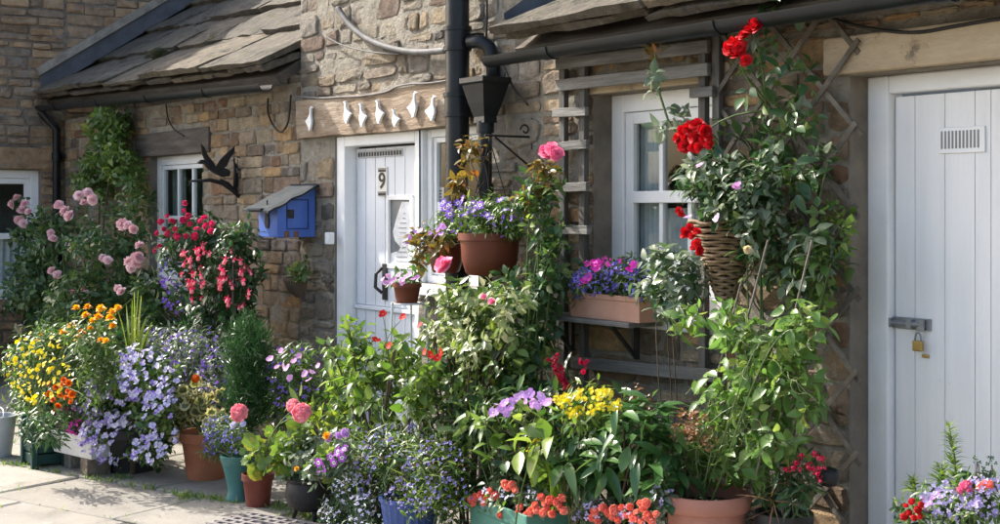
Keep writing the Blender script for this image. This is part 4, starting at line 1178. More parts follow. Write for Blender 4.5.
def bake(parent, name, T, mats, Pp, Bv, A, N_, S, kind='stuff', smooth=True):
    n = len(Pp)
    if n == 0: return None
    V = T[0]; m = len(V)
    leafy = 'foliage' in name or 'lea' in name
    bend = (R.normal(size=n) * .25 if leafy else np.zeros(n))[:, None, None]; wf = (.75 + .5 * R.random(n) if leafy else np.ones(n))[:, None, None]
    W_ = Pp[:, None, :] + S[:, None, None] * (V[None, :, 0:1] * wf * Bv[:, None, :] + V[None, :, 1:2] * A[:, None, :] + (V[None, :, 2:3] + bend * V[None, :, 1:2] ** 2) * N_[:, None, :])
    W_ = W_.reshape(-1, 3)
    lo, hi = W_.min(0), W_.max(0)
    org = np.array([(lo[0] + hi[0]) / 2, (lo[1] + hi[1]) / 2, lo[2]])
    W_ = W_ - org
    cnt = np.array([len(q) for q in T[1]]); flatf = np.concatenate([np.array(q) for q in T[1]])
    li = (flatf[None, :] + (np.arange(n) * m)[:, None]).ravel()
    lt_ = np.tile(cnt, n); ls = np.concatenate([[0], np.cumsum(lt_)[:-1]])
    me = bpy.data.meshes.new(name)
    me.vertices.add(len(W_)); me.vertices.foreach_set('co', W_.ravel())
    me.loops.add(len(li)); me.loops.foreach_set('vertex_index', li.astype(np.int32))
    me.polygons.add(len(lt_)); me.polygons.foreach_set('loop_start', ls.astype(np.int32)); me.polygons.foreach_set('loop_total', lt_.astype(np.int32))
    for q in mats: me.materials.append(q)
    me.polygons.foreach_set('material_index', np.tile(np.minimum(np.array(T[2]), len(mats) - 1), n).astype(np.int32))
    me.polygons.foreach_set('use_smooth', np.full(len(lt_), smooth))
    at = me.attributes.new('rnd', 'FLOAT', 'FACE')
    at.data.foreach_set('value', np.repeat(R.random(n), len(T[1])).astype(np.float32))
    me.update(); me.validate()
    o = link(name, me, org, parent)
    return tag(o, kind=kind)
def pieces(parent, name, T, mats, Pp, Bv, A, N_, S, smooth=True):
    leafy = name == 'leaf'
    mv = [tmesh(T, mats, smooth, b_, w_) for b_, w_ in ((-.45, .9), (-.2, 1.1), (0, 1.0), (.25, .8), (.12, 1.2))] if leafy else [tmesh(T, mats, smooth)]
    base = np.array(wp(parent))
    for i in range(len(Pp)):
        o = bpy.data.objects.new(name, mv[i % len(mv)]); COL.objects.link(o); o.parent = parent
        M_ = np.eye(4); s = S[i]
        M_[:3, 0] = Bv[i] * s; M_[:3, 1] = A[i] * s; M_[:3, 2] = N_[i] * s; M_[:3, 3] = Pp[i] - base
        o.matrix_basis = Matrix(M_.tolist())
CAMP = np.array([0, -D, EYE])
def clumps_px(cl, y, ry=None):
    """photograph clumps (px, py, rx, rz[, y]) -> centres and radii in metres"""
    C, Rr = [], []
    for q in cl:
        yy = q[4] if len(q) > 4 else y
        s = scale_at(q[0], yy)
        c = P(q[0], q[1], yy)
        if ry is None: a = bq = q[2] / s
        else: a, bq = q[2] / s / .62, ry
        C.append(tuple(c)); Rr.append((a, bq, q[3] / s))
    return np.array(C), np.array(Rr)
TWIG = (np.array([(.012 * math.cos(a), y_, .012 * math.sin(a)) for y_ in (-.6, .62) for a in (0, 2.1, 4.2)]), [(0, 1, 4, 3), (1, 2, 5, 4), (2, 0, 3, 5)], [0, 0, 0])
def tarea(T):
    a = 0
    for q in T[1]:
        p = T[0][list(q)][:, :2]; a += abs(.5 * sum(p[i][0] * p[(i + 1) % len(p)][1] - p[(i + 1) % len(p)][0] * p[i][1] for i in range(len(p))))
    return a
def foliage(parent, cl, y, T, mats, lsize, cov=1.6, ry=None, per=7, parts=0, spread=1.0, upw=.8, shell=.45, droop=.15, name='foliage', along=.55, zmin=.01, ywall=-.035, pname='leaf', seed=None, szvar=.85, rise=.3):
    rg = np.random.default_rng(seed if seed is not None else int(abs(cl[0][0] * 13 + cl[0][1] * 7)))
    C, Rr = clumps_px(cl, y, ry)
    area = np.pi * Rr[:, 0] * Rr[:, 2] * (.62 if ry else 1)
    n = int(1.45 * cov * area.sum() / (lsize ** 2 * max(.07, .8 * tarea(T))))
    ns = max(3, n // per)
    idx = rg.choice(len(C), ns, p=area / area.sum())
    u = nrmz(rg.normal(size=(ns, 3))); r = rg.random(ns) ** shell
    c = C[idx] + u * r[:, None] * Rr[idx]
    outw = nrmz(u * np.array([1, 1, 1]) + 0)
    d = nrmz(outw + np.array([0, 0, rise]) + rg.normal(size=(ns, 3)) * .45)
    d2 = np.repeat(d, per, 0); o2 = np.repeat(outw, per, 0); c2 = np.repeat(c, per, 0)
    j = np.tile(np.arange(per), ns)
    L_ = lsize * per * .28 * spread
    perp = nrmz(np.cross(d2, np.array([.3, .2, 1.0]))); per2 = np.cross(d2, perp)
    ang = j * 2.4 + np.repeat(rg.random(ns) * 6.28, per)
    side = perp * np.cos(ang)[:, None] + per2 * np.sin(ang)[:, None]
    pos = c2 + d2 * ((j / per - .35) * L_)[:, None] + side * lsize * .12
    A = nrmz(d2 * along + side * .9 + np.array([0, 0, -droop]) + rg.normal(size=(len(j), 3)) * .2)
    U = np.array([0, -.15, upw]) + o2 * .5 + rg.normal(size=(len(j), 3)) * .35
    S = lsize * (1 - szvar / 2 + szvar * rg.random(len(j))) * np.where(j == per - 1, .75, 1)
    tip = pos + A * S[:, None]
    over = np.maximum(np.maximum(pos[:, 1], tip[:, 1]) - ywall, 0)
    pos[:, 1] -= over * (1 + .3 * rg.random(len(j)))
    pos[:, 2] = np.maximum(pos[:, 2], zmin + .5 * S * rg.random(len(j)))
    Bv, A, N_ = frames(A, U)
    if per <= 9 and lsize > .04:
        Bt, At, Nt = frames(d, np.array([.2, .1, 1.0]) + rg.normal(size=(ns, 3)) * .1)
        ct = c.copy(); ct[:, 1] = np.minimum(ct[:, 1], ywall - L_ * .4)
        bake(parent, 'twig', TWIG, [twig_m], ct, Bt, At, Nt, np.full(ns, L_))
    if parts:
        dist = np.linalg.norm(pos - CAMP, axis=1) + rg.random(len(pos)) * .12
        pr = np.array([in_frame(q, 0) for q in pos])
        order = np.argsort(dist + (~pr) * 100)
        k = order[:parts]; rest = order[parts:]
        pieces(parent, pname, T, mats, pos[k], Bv[k], A[k], N_[k], S[k])
    else: rest = np.arange(len(pos))
    bake(parent, name, T, mats, pos[rest], Bv[rest], A[rest], N_[rest], S[rest])
    return c, d
def stems(parent, base, targets, r=.006, mat=None, name='stem', sway=.06, n=5, taper=.5, kind='stuff', nn=5):
    b = B()
    for k, t in enumerate(targets):
        t = Vector(t); a = Vector(base) + Vector((random.uniform(-.04, .04), random.uniform(-.03, .03), 0))
        pts = []
        mid = Vector((random.uniform(-sway, sway), random.uniform(-sway, 0), random.uniform(0, sway)))
        for i in range(n + 1):
            q = i / n; pts.append(a.lerp(t, q) + mid * math.sin(q * math.pi) + Vector((0, 0, .12 * (t - a).length * math.sin(q * math.pi) * .5)))
        b.tube(pts, [r * (1 - taper * i / n) for i in range(n + 1)], nn, cap=False)
    return b.build(name, mat or stem_m, parent, smooth=True, kind=kind)
def flowers(parent, pts, T, mats, sizes, name='bloom', parts=True, face=None, jitter=.4, smooth=True, k=.78):
    """pts world; each flower looks up and out to the light"""
    n = len(pts)
    if not n: return
    Pp = np.array([tuple(q) for q in pts]); S = k * np.broadcast_to(np.array(sizes, dtype=float), (n,)).copy() * (.75 + .45 * R.random(n))
    N0 = np.array(face if face is not None else (.42, -.68, .55))[None, :] + R.normal(size=(n, 3)) * jitter
    N_ = nrmz(N0); t = R.normal(size=(n, 3)); A = nrmz(t - N_ * (t * N_).sum(1, keepdims=True)); Bv = np.cross(A, N_)
    if parts: pieces(parent, name, T, mats, Pp, Bv, A, N_, S, smooth)
    else: bake(parent, name, T, mats, Pp, Bv, A, N_, S, smooth=smooth)
def scatter_px(cl, y, n, ry=None, front=True, up=.2):
    """points on the camera-facing shell of photograph clumps"""
    C, Rr = clumps_px(cl, y, ry)
    a = Rr[:, 0] * Rr[:, 2]; idx = R.choice(len(C), n, p=a / a.sum())
    u = nrmz(R.normal(size=(n, 3)) + np.array([.25, -.7, up])); 
    q = C[idx] + u * Rr[idx] * (.85 + .25 * R.random(n))[:, None]
    q[:, 1] = np.minimum(q[:, 1], -.05); q[:, 2] = np.maximum(q[:, 2], .03)
    return [Vector(t) for t in q.tolist()]
def PL(lst, y): return [P(a, c, y) for a, c in lst]

stem_m = surf('green stem', [(.3, (.05, .09, .02)), (.7, (.10, .15, .045))], 20, .6, 0)
twig_m = surf('green brown twig', [(.3, (.05, .06, .02)), (.7, (.12, .11, .05))], 9, .7, 0)
wood_m = surf('brown stem', [(.3, (.045, .03, .02)), (.7, (.11, .08, .05))], 20, .85, .3, 60)
L_rose = leafm('rose leaf', (0.035, 0.085, 0.031), (0.077, 0.150, 0.049), (0.168, 0.221, 0.068))
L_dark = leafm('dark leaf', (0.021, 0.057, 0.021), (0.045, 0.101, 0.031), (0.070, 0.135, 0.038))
L_mid = leafm('mid green leaf', (0.052, 0.108, 0.023), (0.111, 0.192, 0.046), (0.221, 0.276, 0.068))
L_light = leafm('light green leaf', (0.083, 0.157, 0.027), (0.165, 0.258, 0.048), (0.260, 0.325, 0.074), trans=.38)
L_lime = leafm('lime leaf', (.13, .20, .03), (.24, .31, .05), (.33, .36, .08), trans=.4)
L_grey = leafm('grey green leaf', (.09, .13, .08), (.17, .22, .14), (.28, .31, .22))
L_vari = leafm('cream edged leaf', (.13, .19, .07), (.30, .34, .16), (.52, .50, .30))
L_gloss = leafm('glossy evergreen leaf', (0.036, 0.092, 0.027), (0.078, 0.167, 0.044), (0.132, 0.230, 0.066), rough=.28, trans=.22, spec=.6)
L_conif = leafm('conifer needle', (0.014, 0.050, 0.016), (0.036, 0.096, 0.025), (0.066, 0.138, 0.034), rough=.7, trans=.15, spec=.15)
L_pea = leafm('sweet pea leaf', (0.084, 0.172, 0.038), (0.156, 0.265, 0.066), (0.288, 0.345, 0.087), trans=.4)
L_bronze = leafm('bronze leaf', (.10, .075, .02), (.20, .15, .035), (.26, .10, .03), trans=.35)
L_brown = leafm('dry brown flower', (.16, .07, .03), (.30, .15, .07), (.38, .24, .13), trans=.2)
L_gedge = leafm('geranium cream edge', (.36, .33, .13), (.50, .46, .22), (.40, .40, .16))
L_gmid = leafm('geranium dark zone', (.05, .075, .025), (.10, .10, .03), (.14, .17, .05))
L_ging = leafm('geranium leaf', (.09, .16, .035), (.17, .25, .05), (.34, .30, .06), trans=.35)
def pet(name, c1, c2, c3=None, tr=.3): return leafm(name, c1, c2, c3, rough=.6, trans=tr, spec=.2)
F_pink = pet('pale pink petal', (.66, .40, .43), (.76, .55, .57), (.80, .70, .70))
F_hot = pet('cerise petal', (.50, .02, .08), (.66, .06, .15), (.70, .14, .24))
F_red = pet('scarlet petal', (.42, .008, .012), (.60, .014, .02), (.66, .03, .03), .2)
F_crim = pet('crimson petal', (.30, .006, .03), (.46, .012, .05))
F_rosep = pet('rose pink petal', (.66, .10, .24), (.80, .24, .38))
F_gpink = pet('salmon pink petal', (.74, .22, .28), (.82, .38, .42))
F_coral = pet('coral petal', (.72, .15, .11), (.80, .27, .20), (.84, .42, .33))
F_yel = pet('yellow petal', (.68, .50, .015), (.78, .68, .05))
F_ora = pet('orange petal', (.74, .30, .008), (.82, .46, .02))
F_deepo = pet('deep orange petal', (.60, .09, .008), (.72, .17, .015))
F_lil = pet('lilac petal', (.34, .28, .56), (.50, .44, .68), (.66, .62, .78))
F_whl = pet('white lilac petal', (.55, .53, .76), (.72, .70, .84))
F_vio = pet('violet petal', (.17, .08, .48), (.28, .15, .62))
F_pur = pet('purple petal', (.28, .05, .42), (.44, .12, .58))
F_blu = pet('blue lobelia petal', (.10, .085, .36), (.19, .16, .50), (.36, .33, .66))
F_mag = pet('magenta petal', (.55, .02, .34), (.68, .07, .45))
F_mau = pet('mauve petal', (.46, .22, .60), (.60, .36, .70))
F_white = pet('white petal', (.72, .72, .72), (.80, .80, .78))
F_eye = pet('dark flower eye', (.05, .02, .10), (.09, .03, .13), tr=.05)
F_yeye = pet('yellow flower eye', (.6, .42, .04), (.7, .5, .06), tr=.05)
F_ppink = pet('phlox pink petal', (.58, .25, .55), (.70, .40, .66))

# ------------------------------------------------------------------ pots
def pot(parent, c, r, h, mat, prof='flower', name='pot', n=32, soil=.04, sx=1, sy=1):
    x, y, z = c
    if prof == 'flower': p = [(0, 0), (.70 * r, 0), (.90 * r, h * .78), (.92 * r, h * .8), (1.0 * r, h * .8), (1.0 * r, h), (.9 * r, h), (.86 * r, h - .12 * h)]
    elif prof == 'big': p = [(0, 0), (.66 * r, 0), (.76 * r, h * .45), (.78 * r, h * .46), (.82 * r, h * .72), (.84 * r, h * .73), (.86 * r, h * .86), (.95 * r, h * .87), (1.0 * r, h * .9), (1.01 * r, h * .96), (.98 * r, h), (.9 * r, h), (.86 * r, h * .9)]
    elif prof == 'bowl': p = [(0, 0), (.70 * r, 0), (.80 * r, h * .07), (.93 * r, h * .35), (.98 * r, h * .82), (1.05 * r, h * .83), (1.05 * r, h), (.95 * r, h), (.9 * r, h * .85)]
    elif prof == 'vase': p = [(0, 0), (.72 * r, 0), (.70 * r, h * .05), (.55 * r, h * .2), (.62 * r, h * .4), (.85 * r, h * .75), (1.0 * r, h * .95), (1.0 * r, h), (.92 * r, h), (.86 * r, h * .85)]
    elif prof == 'cauldron': p = [(0, 0), (.5 * r, .01), (.85 * r, h * .2), (1.0 * r, h * .5), (.95 * r, h * .8), (.9 * r, h * .9), (1.0 * r, h), (.92 * r, h), (.86 * r, h * .9)]
    elif prof == 'ribbed': p = [(0, 0), (.75 * r, 0), (.98 * r, h * .9), (1.04 * r, h * .92), (1.04 * r, h), (.95 * r, h), (.9 * r, h * .88)]
    b = B(); b.lathe(p, c, n if prof != 'ribbed' else 48, sx=sx, sy=sy, wob=.02 if prof == 'ribbed' else 0)
    o = b.build(name, mat, parent, smooth=2)
    zr = p[-1]
    b = B(); b.lathe([(0.001, zr[1]), (zr[0] * .5, zr[1] + .012), (zr[0], zr[1])], c, 20, sx=sx, sy=sy); b.build('soil', soil_m, parent, smooth=True)
    return o
def trough(parent, c, L, W_, h, mat, name='trough', ang=0, taper=.85):
    b = B(); Rm = Matrix.Rotation(ang, 3, 'Z')
    lv = [(taper, 0), (.97, .78), (1.03, .8), (1.03, 1.0), (.93, 1.0), (.9, .85)]
    v = []
    for k, z in lv:
        for sx, sy in ((-1, -1), (1, -1), (1, 1), (-1, 1)):
            v.append(Vector(c) + Rm @ Vector((sx * L / 2 * (1 - (1 - k) * W_ / L if k < 1 else 1 + (k - 1) * W_ / L), sy * W_ / 2 * k, z * h)))
    f = [(i * 4 + k, i * 4 + (k + 1) % 4, i * 4 + 4 + (k + 1) % 4, i * 4 + 4 + k) for i in range(len(lv) - 1) for k in range(4)] + [(3, 2, 1, 0)]
    b.add(v, f); o = b.build(name, mat, parent, bevel=.004)
    b = B(); b.box(Vector(c) + Vector((0, 0, h * .84)), (L * .9, W_ * .86, .01), Rm); b.build('soil', soil_m, parent)
    return o
# ------------------------------------------------------------------ plants at the far end
random.seed(71); 
# bright green wall shrub
q = PG(100, 420); q = P(104, 300, -.12); q.z = 0
t = thing('wall_shrub', 'bright green bushy shrub climbing the stones under the mossy roof', 'shrub', q)
CL = [(108, 135, 26, 26), (92, 178, 22, 24), (120, 165, 24, 22), (135, 195, 10, 45), (112, 118, 16, 12)]
foliage(t, CL, -.2, OVAL, [L_mid], .055, 1.3, ry=.14)
foliage(t, CL[:3], -.22, OVAL, [L_light], .05, .45, ry=.14, seed=2)
foliage(t, CL, -.15, OVAL, [L_mid], .06, 1.0, ry=.1, seed=3)
stems(t, q, [P(100, 180, -.15), P(115, 150, -.15), P(135, 200, -.1)], .012, wood_m)
# pink shrub roses
q = P(80, 300, -.55); q.z = 0
t = thing('pink_rose_bush', 'tall pale pink shrub rose growing beside the house sash window', 'rose', q)
CL = [(60, 235, 30, 28), (105, 240, 38, 34), (38, 290, 34, 36), (100, 305, 52, 40), (150, 310, 22, 38), (60, 345, 46, 36), (25, 225, 14, 26), (35, 260, 18, 24), (130, 350, 40, 30)]
c, d = foliage(t, CL, -.6, OVAL, [L_rose], .062, 1.75)
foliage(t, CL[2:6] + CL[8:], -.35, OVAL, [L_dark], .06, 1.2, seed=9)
stems(t, q, c[::14], .006, stem_m)
PK = [(17, 198), (25, 204), (13, 204), (21, 211), (28, 212), (20, 220), (24, 224), (80, 196), (87, 193), (92, 199), (83, 203), (66, 211), (70, 216), (51, 233), (54, 239), (72, 247), (79, 248), (75, 254), (80, 257), (123, 224), (129, 226), (134, 229), (107, 261), (103, 258), (129, 262), (136, 263), (132, 268), (138, 258), (140, 246), (52, 271), (57, 275), (70, 291), (77, 293), (84, 291), (88, 295), (119, 289), (123, 292), (20, 329), (24, 333), (17, 346), (22, 350), (60, 205)]
flowers(t, [P(a + random.uniform(-1, 1), c_, -.72) for a, c_ in PK], ROSE, [F_pink], .105)
# fuchsia and cerise geranium on a cane
q = P(232, 300, -.5); q.z = 0
t = thing('fuchsia_bush', 'tall fuchsia with hanging cerise and white bells beside the small window', 'fuchsia', q)
CL = [(205, 248, 40, 30), (232, 275, 28, 36), (195, 285, 26, 26), (215, 315, 40, 36), (180, 240, 22, 22), (240, 240, 16, 24), (180, 330, 25, 35), (240, 330, 20, 40)]
c, d = foliage(t, CL, -.5, OVAL, [L_dark], .055, 1.9)
stems(t, q, c[::12], .006, wood_m)
pts = PL([(161, 222), (167, 216), (172, 221), (164, 229), (157, 233), (175, 229), (184, 211), (188, 216), (183, 220), (190, 224), (176, 235), (168, 234), (200, 221), (206, 226), (212, 224), (197, 229), (195, 236), (186, 236), (204, 218), (160, 246), (166, 250), (156, 250), (185, 203), (178, 238), (211, 231)], -.7)
flowers(t, pts, HEAD, [F_hot], .075, name='flower_head')
pts = scatter_px([(215, 262, 34, 24), (235, 280, 18, 30), (205, 285, 14, 20)], -.62, 70)
flowers(t, pts, BELL, [F_hot, F_gpink], .08, name='bell_flower', face=(.05, 0, 1), jitter=.2)
pts = scatter_px([(172, 275, 12, 18), (178, 300, 14, 12)], -.6, 90)
flowers(t, pts, FIVE, [F_vio, F_eye], .03, name='violet_flowers', parts=False)
b = B(); q2 = P(233, 250, -.55); b.tube([(q2.x, -.55, 0), (q2.x, -.55, P(233, 236, -.55).z)], .006, 6); b.build('cane', lathwood_m, t)
# wall pocket
q = P(303, 283, -.02)
t = thing('wall_planter', 'small half round wall pocket with green leaves below the blue box', 'planter', q)
zt, zb_ = P(303, 277, -.02).z, P(303, 297, -.02).z
b = B(); hz_ = zt - zb_; v = []; k_ = 12
for r_, z in ((.03, 0), (.085, .35), (.115, .8), (.12, 1), (.105, 1), (.1, .85)):
    for i in range(k_ + 1):
        a = math.pi + math.pi * i / k_; v.append((q.x + r_ * math.cos(a), -.045 + r_ * .9 * math.sin(a), zb_ + z * hz_))
b.add(v, [(j * (k_ + 1) + i, j * (k_ + 1) + i + 1, (j + 1) * (k_ + 1) + i + 1, (j + 1) * (k_ + 1) + i) for j in range(5) for i in range(k_)])
b.build('pocket', surf('mossy clay', [(.3, (.06, .05, .035)), (.7, (.16, .12, .09))], 9, .9, .5, 40), t, smooth=True)
foliage(t, [(301, 271, 11, 7), (294, 274, 6, 6)], -.12, OVAL, [L_mid], .045, 2.2)

# back row of blue haze and dark filler
q = P(200, 380, -.8); q.z = 0
t = thing('catmint_clump', 'hazy mauve catmint growing behind the lilac violas', 'catmint', q)
CL = [(195, 350, 32, 22), (175, 375, 22, 24), (220, 375, 22, 28), (160, 345, 24, 18), (200, 405, 30, 25)]
c, d = foliage(t, CL, -.8, LANCE, [L_grey], .045, 1.2)
foliage(t, CL, -.65, OVAL, [L_dark], .05, 1.2, seed=5)
flowers(t, scatter_px(CL[:4], -.85, 420), TINY, [F_vio], .022, name='mauve_flowers', parts=False)
stems(t, q, c[::15], .004)
q = P(296, 400, -.75); q.z = 0
t = thing('phlox_clump', 'mauve pink phlox growing beside the dwarf conifer', 'phlox', q)
CL = [(292, 372, 26, 26), (300, 400, 28, 24), (275, 395, 18, 26)]
c, d = foliage(t, CL, -.75, LANCE, [L_mid], .06, 1.3)
foliage(t, CL, -.65, LANCE, [L_dark], .055, 1.2, seed=4)
stems(t, q, c[::10], .004)
flowers(t, PL([(281, 351), (277, 367), (287, 368), (284, 366), (294, 361), (305, 374), (312, 372), (309, 380), (299, 356), (318, 366), (270, 359), (290, 378)], -.98), FIVE, [F_ppink, F_yeye], .05, name='bloom')
flowers(t, scatter_px(CL, -.78, 90), TINY, [F_vio], .028, name='violet_flowers', parts=False)
# zinc pail
q = PG(-3, 456)
t = thing('zinc_pail', 'pale grey zinc pail at the foot of the yellow flowers', 'pail', q)
b = B(); b.lathe([(0, 0), (.085, 0), (.115, .24), (.122, .245), (.122, .255), (.11, .255), (.105, .2)], q, 26); b.build('pail', zinc_m, t, smooth=2)
b = B(); b.tube([q + Vector((.118 * math.cos(a), .118 * math.sin(a) * .2, .24 + .06 * math.sin(a * 1) * 1)) for a in np.linspace(0, math.pi, 12)], .004, 6); b.build('handle', wwire_m, t)
b = B(); b.lathe([(.001, .2), (.105, .2)], q, 16); b.build('soil', soil_m, t)
# yellow and orange daisies in a green planter
q = PG(44, 465)
t = thing('daisy_planter', 'dark green planter of yellow coreopsis and orange marigolds', 'planter', q)
b = B(); hh_ = .36
for sx in (-1, 1):
    for sy in (-1, 1): b.box((q.x + sx * .1, q.y + sy * .09, .15), (.035, .035, .3))
for k in range(4): b.box((q.x, q.y, .05 + .068 * k), (.2, .18, .06))
b.build('planter_box', green_m, t, bevel=.004)
CL = [(36, 362, 32, 30), (58, 345, 26, 24), (95, 345, 30, 30), (72, 385, 28, 24), (100, 380, 25, 22), (28, 395, 20, 22), (55, 400, 24, 16), (40, 418, 24, 14), (70, 418, 16, 10)]
c, d = foliage(t, CL, -1.55, LANCE, [L_mid], .05, 1.5)
foliage(t, CL[2:], -1.4, OVAL, [L_dark], .055, 1.5, seed=6)
foliage(t, [(38, 425, 14, 20), (52, 432, 12, 16)], -1.82, LANCE, [L_dark], .05, 1.6, seed=66)
stems(t, q + Vector((0, 0, .35)), c[::9], .004)
OR = [(76, 309), (88, 308), (101, 309.5), (112, 313), (86, 316), (98, 318), (93, 322), (63, 333), (82, 334), (79, 339), (101, 341), (113, 327), (106, 342), (118, 309), (90, 329), (72, 327), (41, 338), (110, 319)]
flowers(t, PL(OR, -1.6), RUFF, [F_ora], .075, name='marigold', face=(0, -.2, 1), jitter=.15)
pts = [P(a, c_, -1.75) for a, c_ in [(8 + random.random() * 64, 332 + random.random() * 72) for _ in range(150)] if (a - 38) ** 2 / 1050 + (c_ - 368) ** 2 / 1300 < 1]
flowers(t, pts, FIVE, [F_yel, F_ora], .032, name='yellow_flowers', parts=False)
flowers(t, PL([(50, 384), (56, 388), (62, 386), (68, 391), (60, 395), (66, 398), (53, 400), (71, 402), (58, 405), (64, 380), (69, 383), (49, 394), (55, 411), (72, 394)], -1.72), RUFF, [F_deepo], .055, name='lily_flower')
# spiky cordyline
q = P(133, 372, -1.3)
t = thing('spiky_plant', 'spiky plant of upright yellow green strap leaves behind the violas', 'plant', (q.x, q.y, 0))
bl = [(138, 290), (132, 300), (141, 296), (126, 305), (146, 318), (118, 312), (110, 330), (152, 322), (134, 292), (105, 345), (158, 340), (121, 320), (148, 330)]
for k, (a, c_) in enumerate(bl):
    tip = P(a, c_, -1.3 + random.uniform(-.12, .12)); base = q + Vector((random.uniform(-.02, .02), random.uniform(-.02, .02), -.12))
    b = B(); n_ = 6; v = []; dd = (tip - base); sd_ = dd.cross(Vector((random.uniform(-.5, .5), 1, .1))).normalized()
    for i in range(n_ + 1):
        u_ = i / n_; p_ = base + dd * u_ + Vector((0, 0, .05 * math.sin(u_ * 3.1))); w2 = .03 * (1 - u_ ** 2.2) + .0008
        v += [p_ - sd_ * w2, p_ + Vector((0, .004, -.002)), p_ + sd_ * w2]
    b.add(v, [(i * 3 + j, i * 3 + j + 1, i * 3 + j + 4, i * 3 + j + 3) for i in range(n_) for j in range(2)])
    b.build('strap_leaf', L_lime, t, smooth=True)
b = B(); b.tube([(q.x, q.y, 0), (q.x, q.y, q.z - .1)], .018, 8); b.build('stem', wood_m, t)
# lilac violas
q = PG(132, 470)
t = thing('viola_tub', 'wide tub overflowing with lilac violas beside the white trough', 'planter', q)
pot(t, q, .2, .26, blackpot_m, 'flower')
CL = [(128, 395, 40, 38), (102, 400, 26, 28), (150, 378, 28, 26), (122, 435, 40, 28), (160, 420, 18, 34), (95, 420, 18, 20), (140, 360, 18, 16), (112, 452, 22, 12), (150, 450, 18, 14)]
foliage(t, CL, -1.3, OVAL, [L_mid], .04, 1.5)
foliage(t, CL, -1.22, OVAL, [L_dark], .045, 1.4, seed=12)
pts = scatter_px(CL, -1.34, 640, up=.1)
flowers(t, pts[:440], VIOLA, [F_lil, F_whl, F_yeye], .045, name='viola_flowers', parts=False, jitter=.3)
flowers(t, pts[440:], VIOLA, [F_vio, F_lil, F_yeye], .04, name='violet_viola_flowers', parts=False, jitter=.3)
# white trough of magenta alyssum standing on blocks
q = PG(84, 471)
t = thing('white_trough', 'weathered white trough of magenta flowers raised on stone blocks', 'planter', q)
for dx in (-.16, .14):
    b = B(); b.box((q.x + dx, q.y + .02, .05), (.12, .14, .1)); b.build('stone_block', stone_m, t, bevel=.006)
trough(t, (q.x, q.y, .1), .44, .18, .13, whitepot_m, 'trough', math.radians(12))
CL = [(68, 420, 12, 14), (82, 428, 14, 8), (95, 432, 10, 7)]
foliage(t, CL, -1.5, SMALL, [L_mid], .025, 1.6)
flowers(t, scatter_px(CL[:2], -1.52, 160), FIVE, [F_mag, F_crim], .02, name='magenta_flowers', parts=False)
# dwarf conifer
q = P(249, 400, -.95); q.z = 0
t = thing('dwarf_conifer', 'dark green columnar dwarf conifer in the middle of the bed', 'conifer', q)
CL = [(248, 337, 11, 15), (248, 355, 16, 20), (249, 385, 19, 24), (249, 410, 19, 18), (240, 350, 9, 20), (257, 352, 9, 18)]
foliage(t, CL, -.95, NEEDLE, [L_dark], .04, 1.6, upw=.2, droop=-.5, shell=.6, per=14, name='inner_foliage', seed=19)
foliage(t, CL, -.95, NEEDLE, [L_conif], .032, 3.4, upw=.2, droop=-.9, shell=.25, along=1.2, per=14, spread=1.1, rise=1.0)
b = B(); b.tube([q, (q.x, q.y, P(248, 340, -.95).z)], [.03, .012], 8); b.build('trunk', wood_m, t)
# variegated geranium in a terracotta pot
q = PG(206, 478)
t = thing('geranium_pot', 'terracotta pot of cream edged geranium with one orange flower', 'potted plant', q)
pot(t, q, .15, .27, terra_m, 'flower')
foliage(t, [(190, 408, 26, 15), (175, 422, 16, 12), (206, 418, 16, 12), (190, 398, 16, 8)], -1.1, GERAN, [L_gmid, L_gedge], .065, 1.7, parts=110, upw=1.2)
stems(t, q + Vector((0, 0, .24)), PL([(180, 405), (190, 400), (200, 410), (172, 420), (212, 418)], -1.08), .005)
flowers(t, [P(196, 379, -1.1)], POM, [F_deepo], .075, name='flower_head')
stems(t, q + Vector((0, 0, .25)), [P(196, 381, -1.1)], .004)
# lobelia in teal vase
q = PG(238, 500)
t = thing('teal_vase', 'slim teal vase of trailing violet lobelia', 'potted plant', q)
pot(t, q, .095, .24, teal_m, 'vase', 'vase')
CL = [(222, 432, 18, 16), (215, 445, 12, 14), (236, 440, 14, 14)]
foliage(t, CL, -1.12, LANCE, [L_mid], .03, 1.6)
flowers(t, scatter_px(CL, -1.14, 210), TINY, [F_blu], .018, name='lobelia_flowers', parts=False)
stems(t, q + Vector((0, 0, .22)), PL([(222, 440), (215, 450), (236, 440)], -1.12), .004)
# pink geranium in dark red pot
q = PG(258, 506)
t = thing('geranium_pot', 'dark red pot of pink geranium with yellowing leaves', 'potted plant', q)
pot(t, q, .085, .17, redpot_m, 'flower')
foliage(t, [(262, 448, 22, 16), (250, 465, 14, 12), (275, 460, 16, 14), (290, 440, 16, 14)], -1.12, GERAN, [L_ging, L_ging], .07, 2.0, parts=120, upw=1.0)
flowers(t, PL([(239, 413), (293, 406), (302, 413)], -1.2), POM, [F_gpink], .115, name='flower_head', jitter=.15, k=.95)
flowers(t, PL([(234, 425), (243, 424)], -1.2), POM, [F_whl], .05, name='flower_bud', jitter=.15)
stems(t, q + Vector((0, 0, .16)), PL([(239, 417), (293, 410), (302, 417), (262, 448)], -1.17), .005)
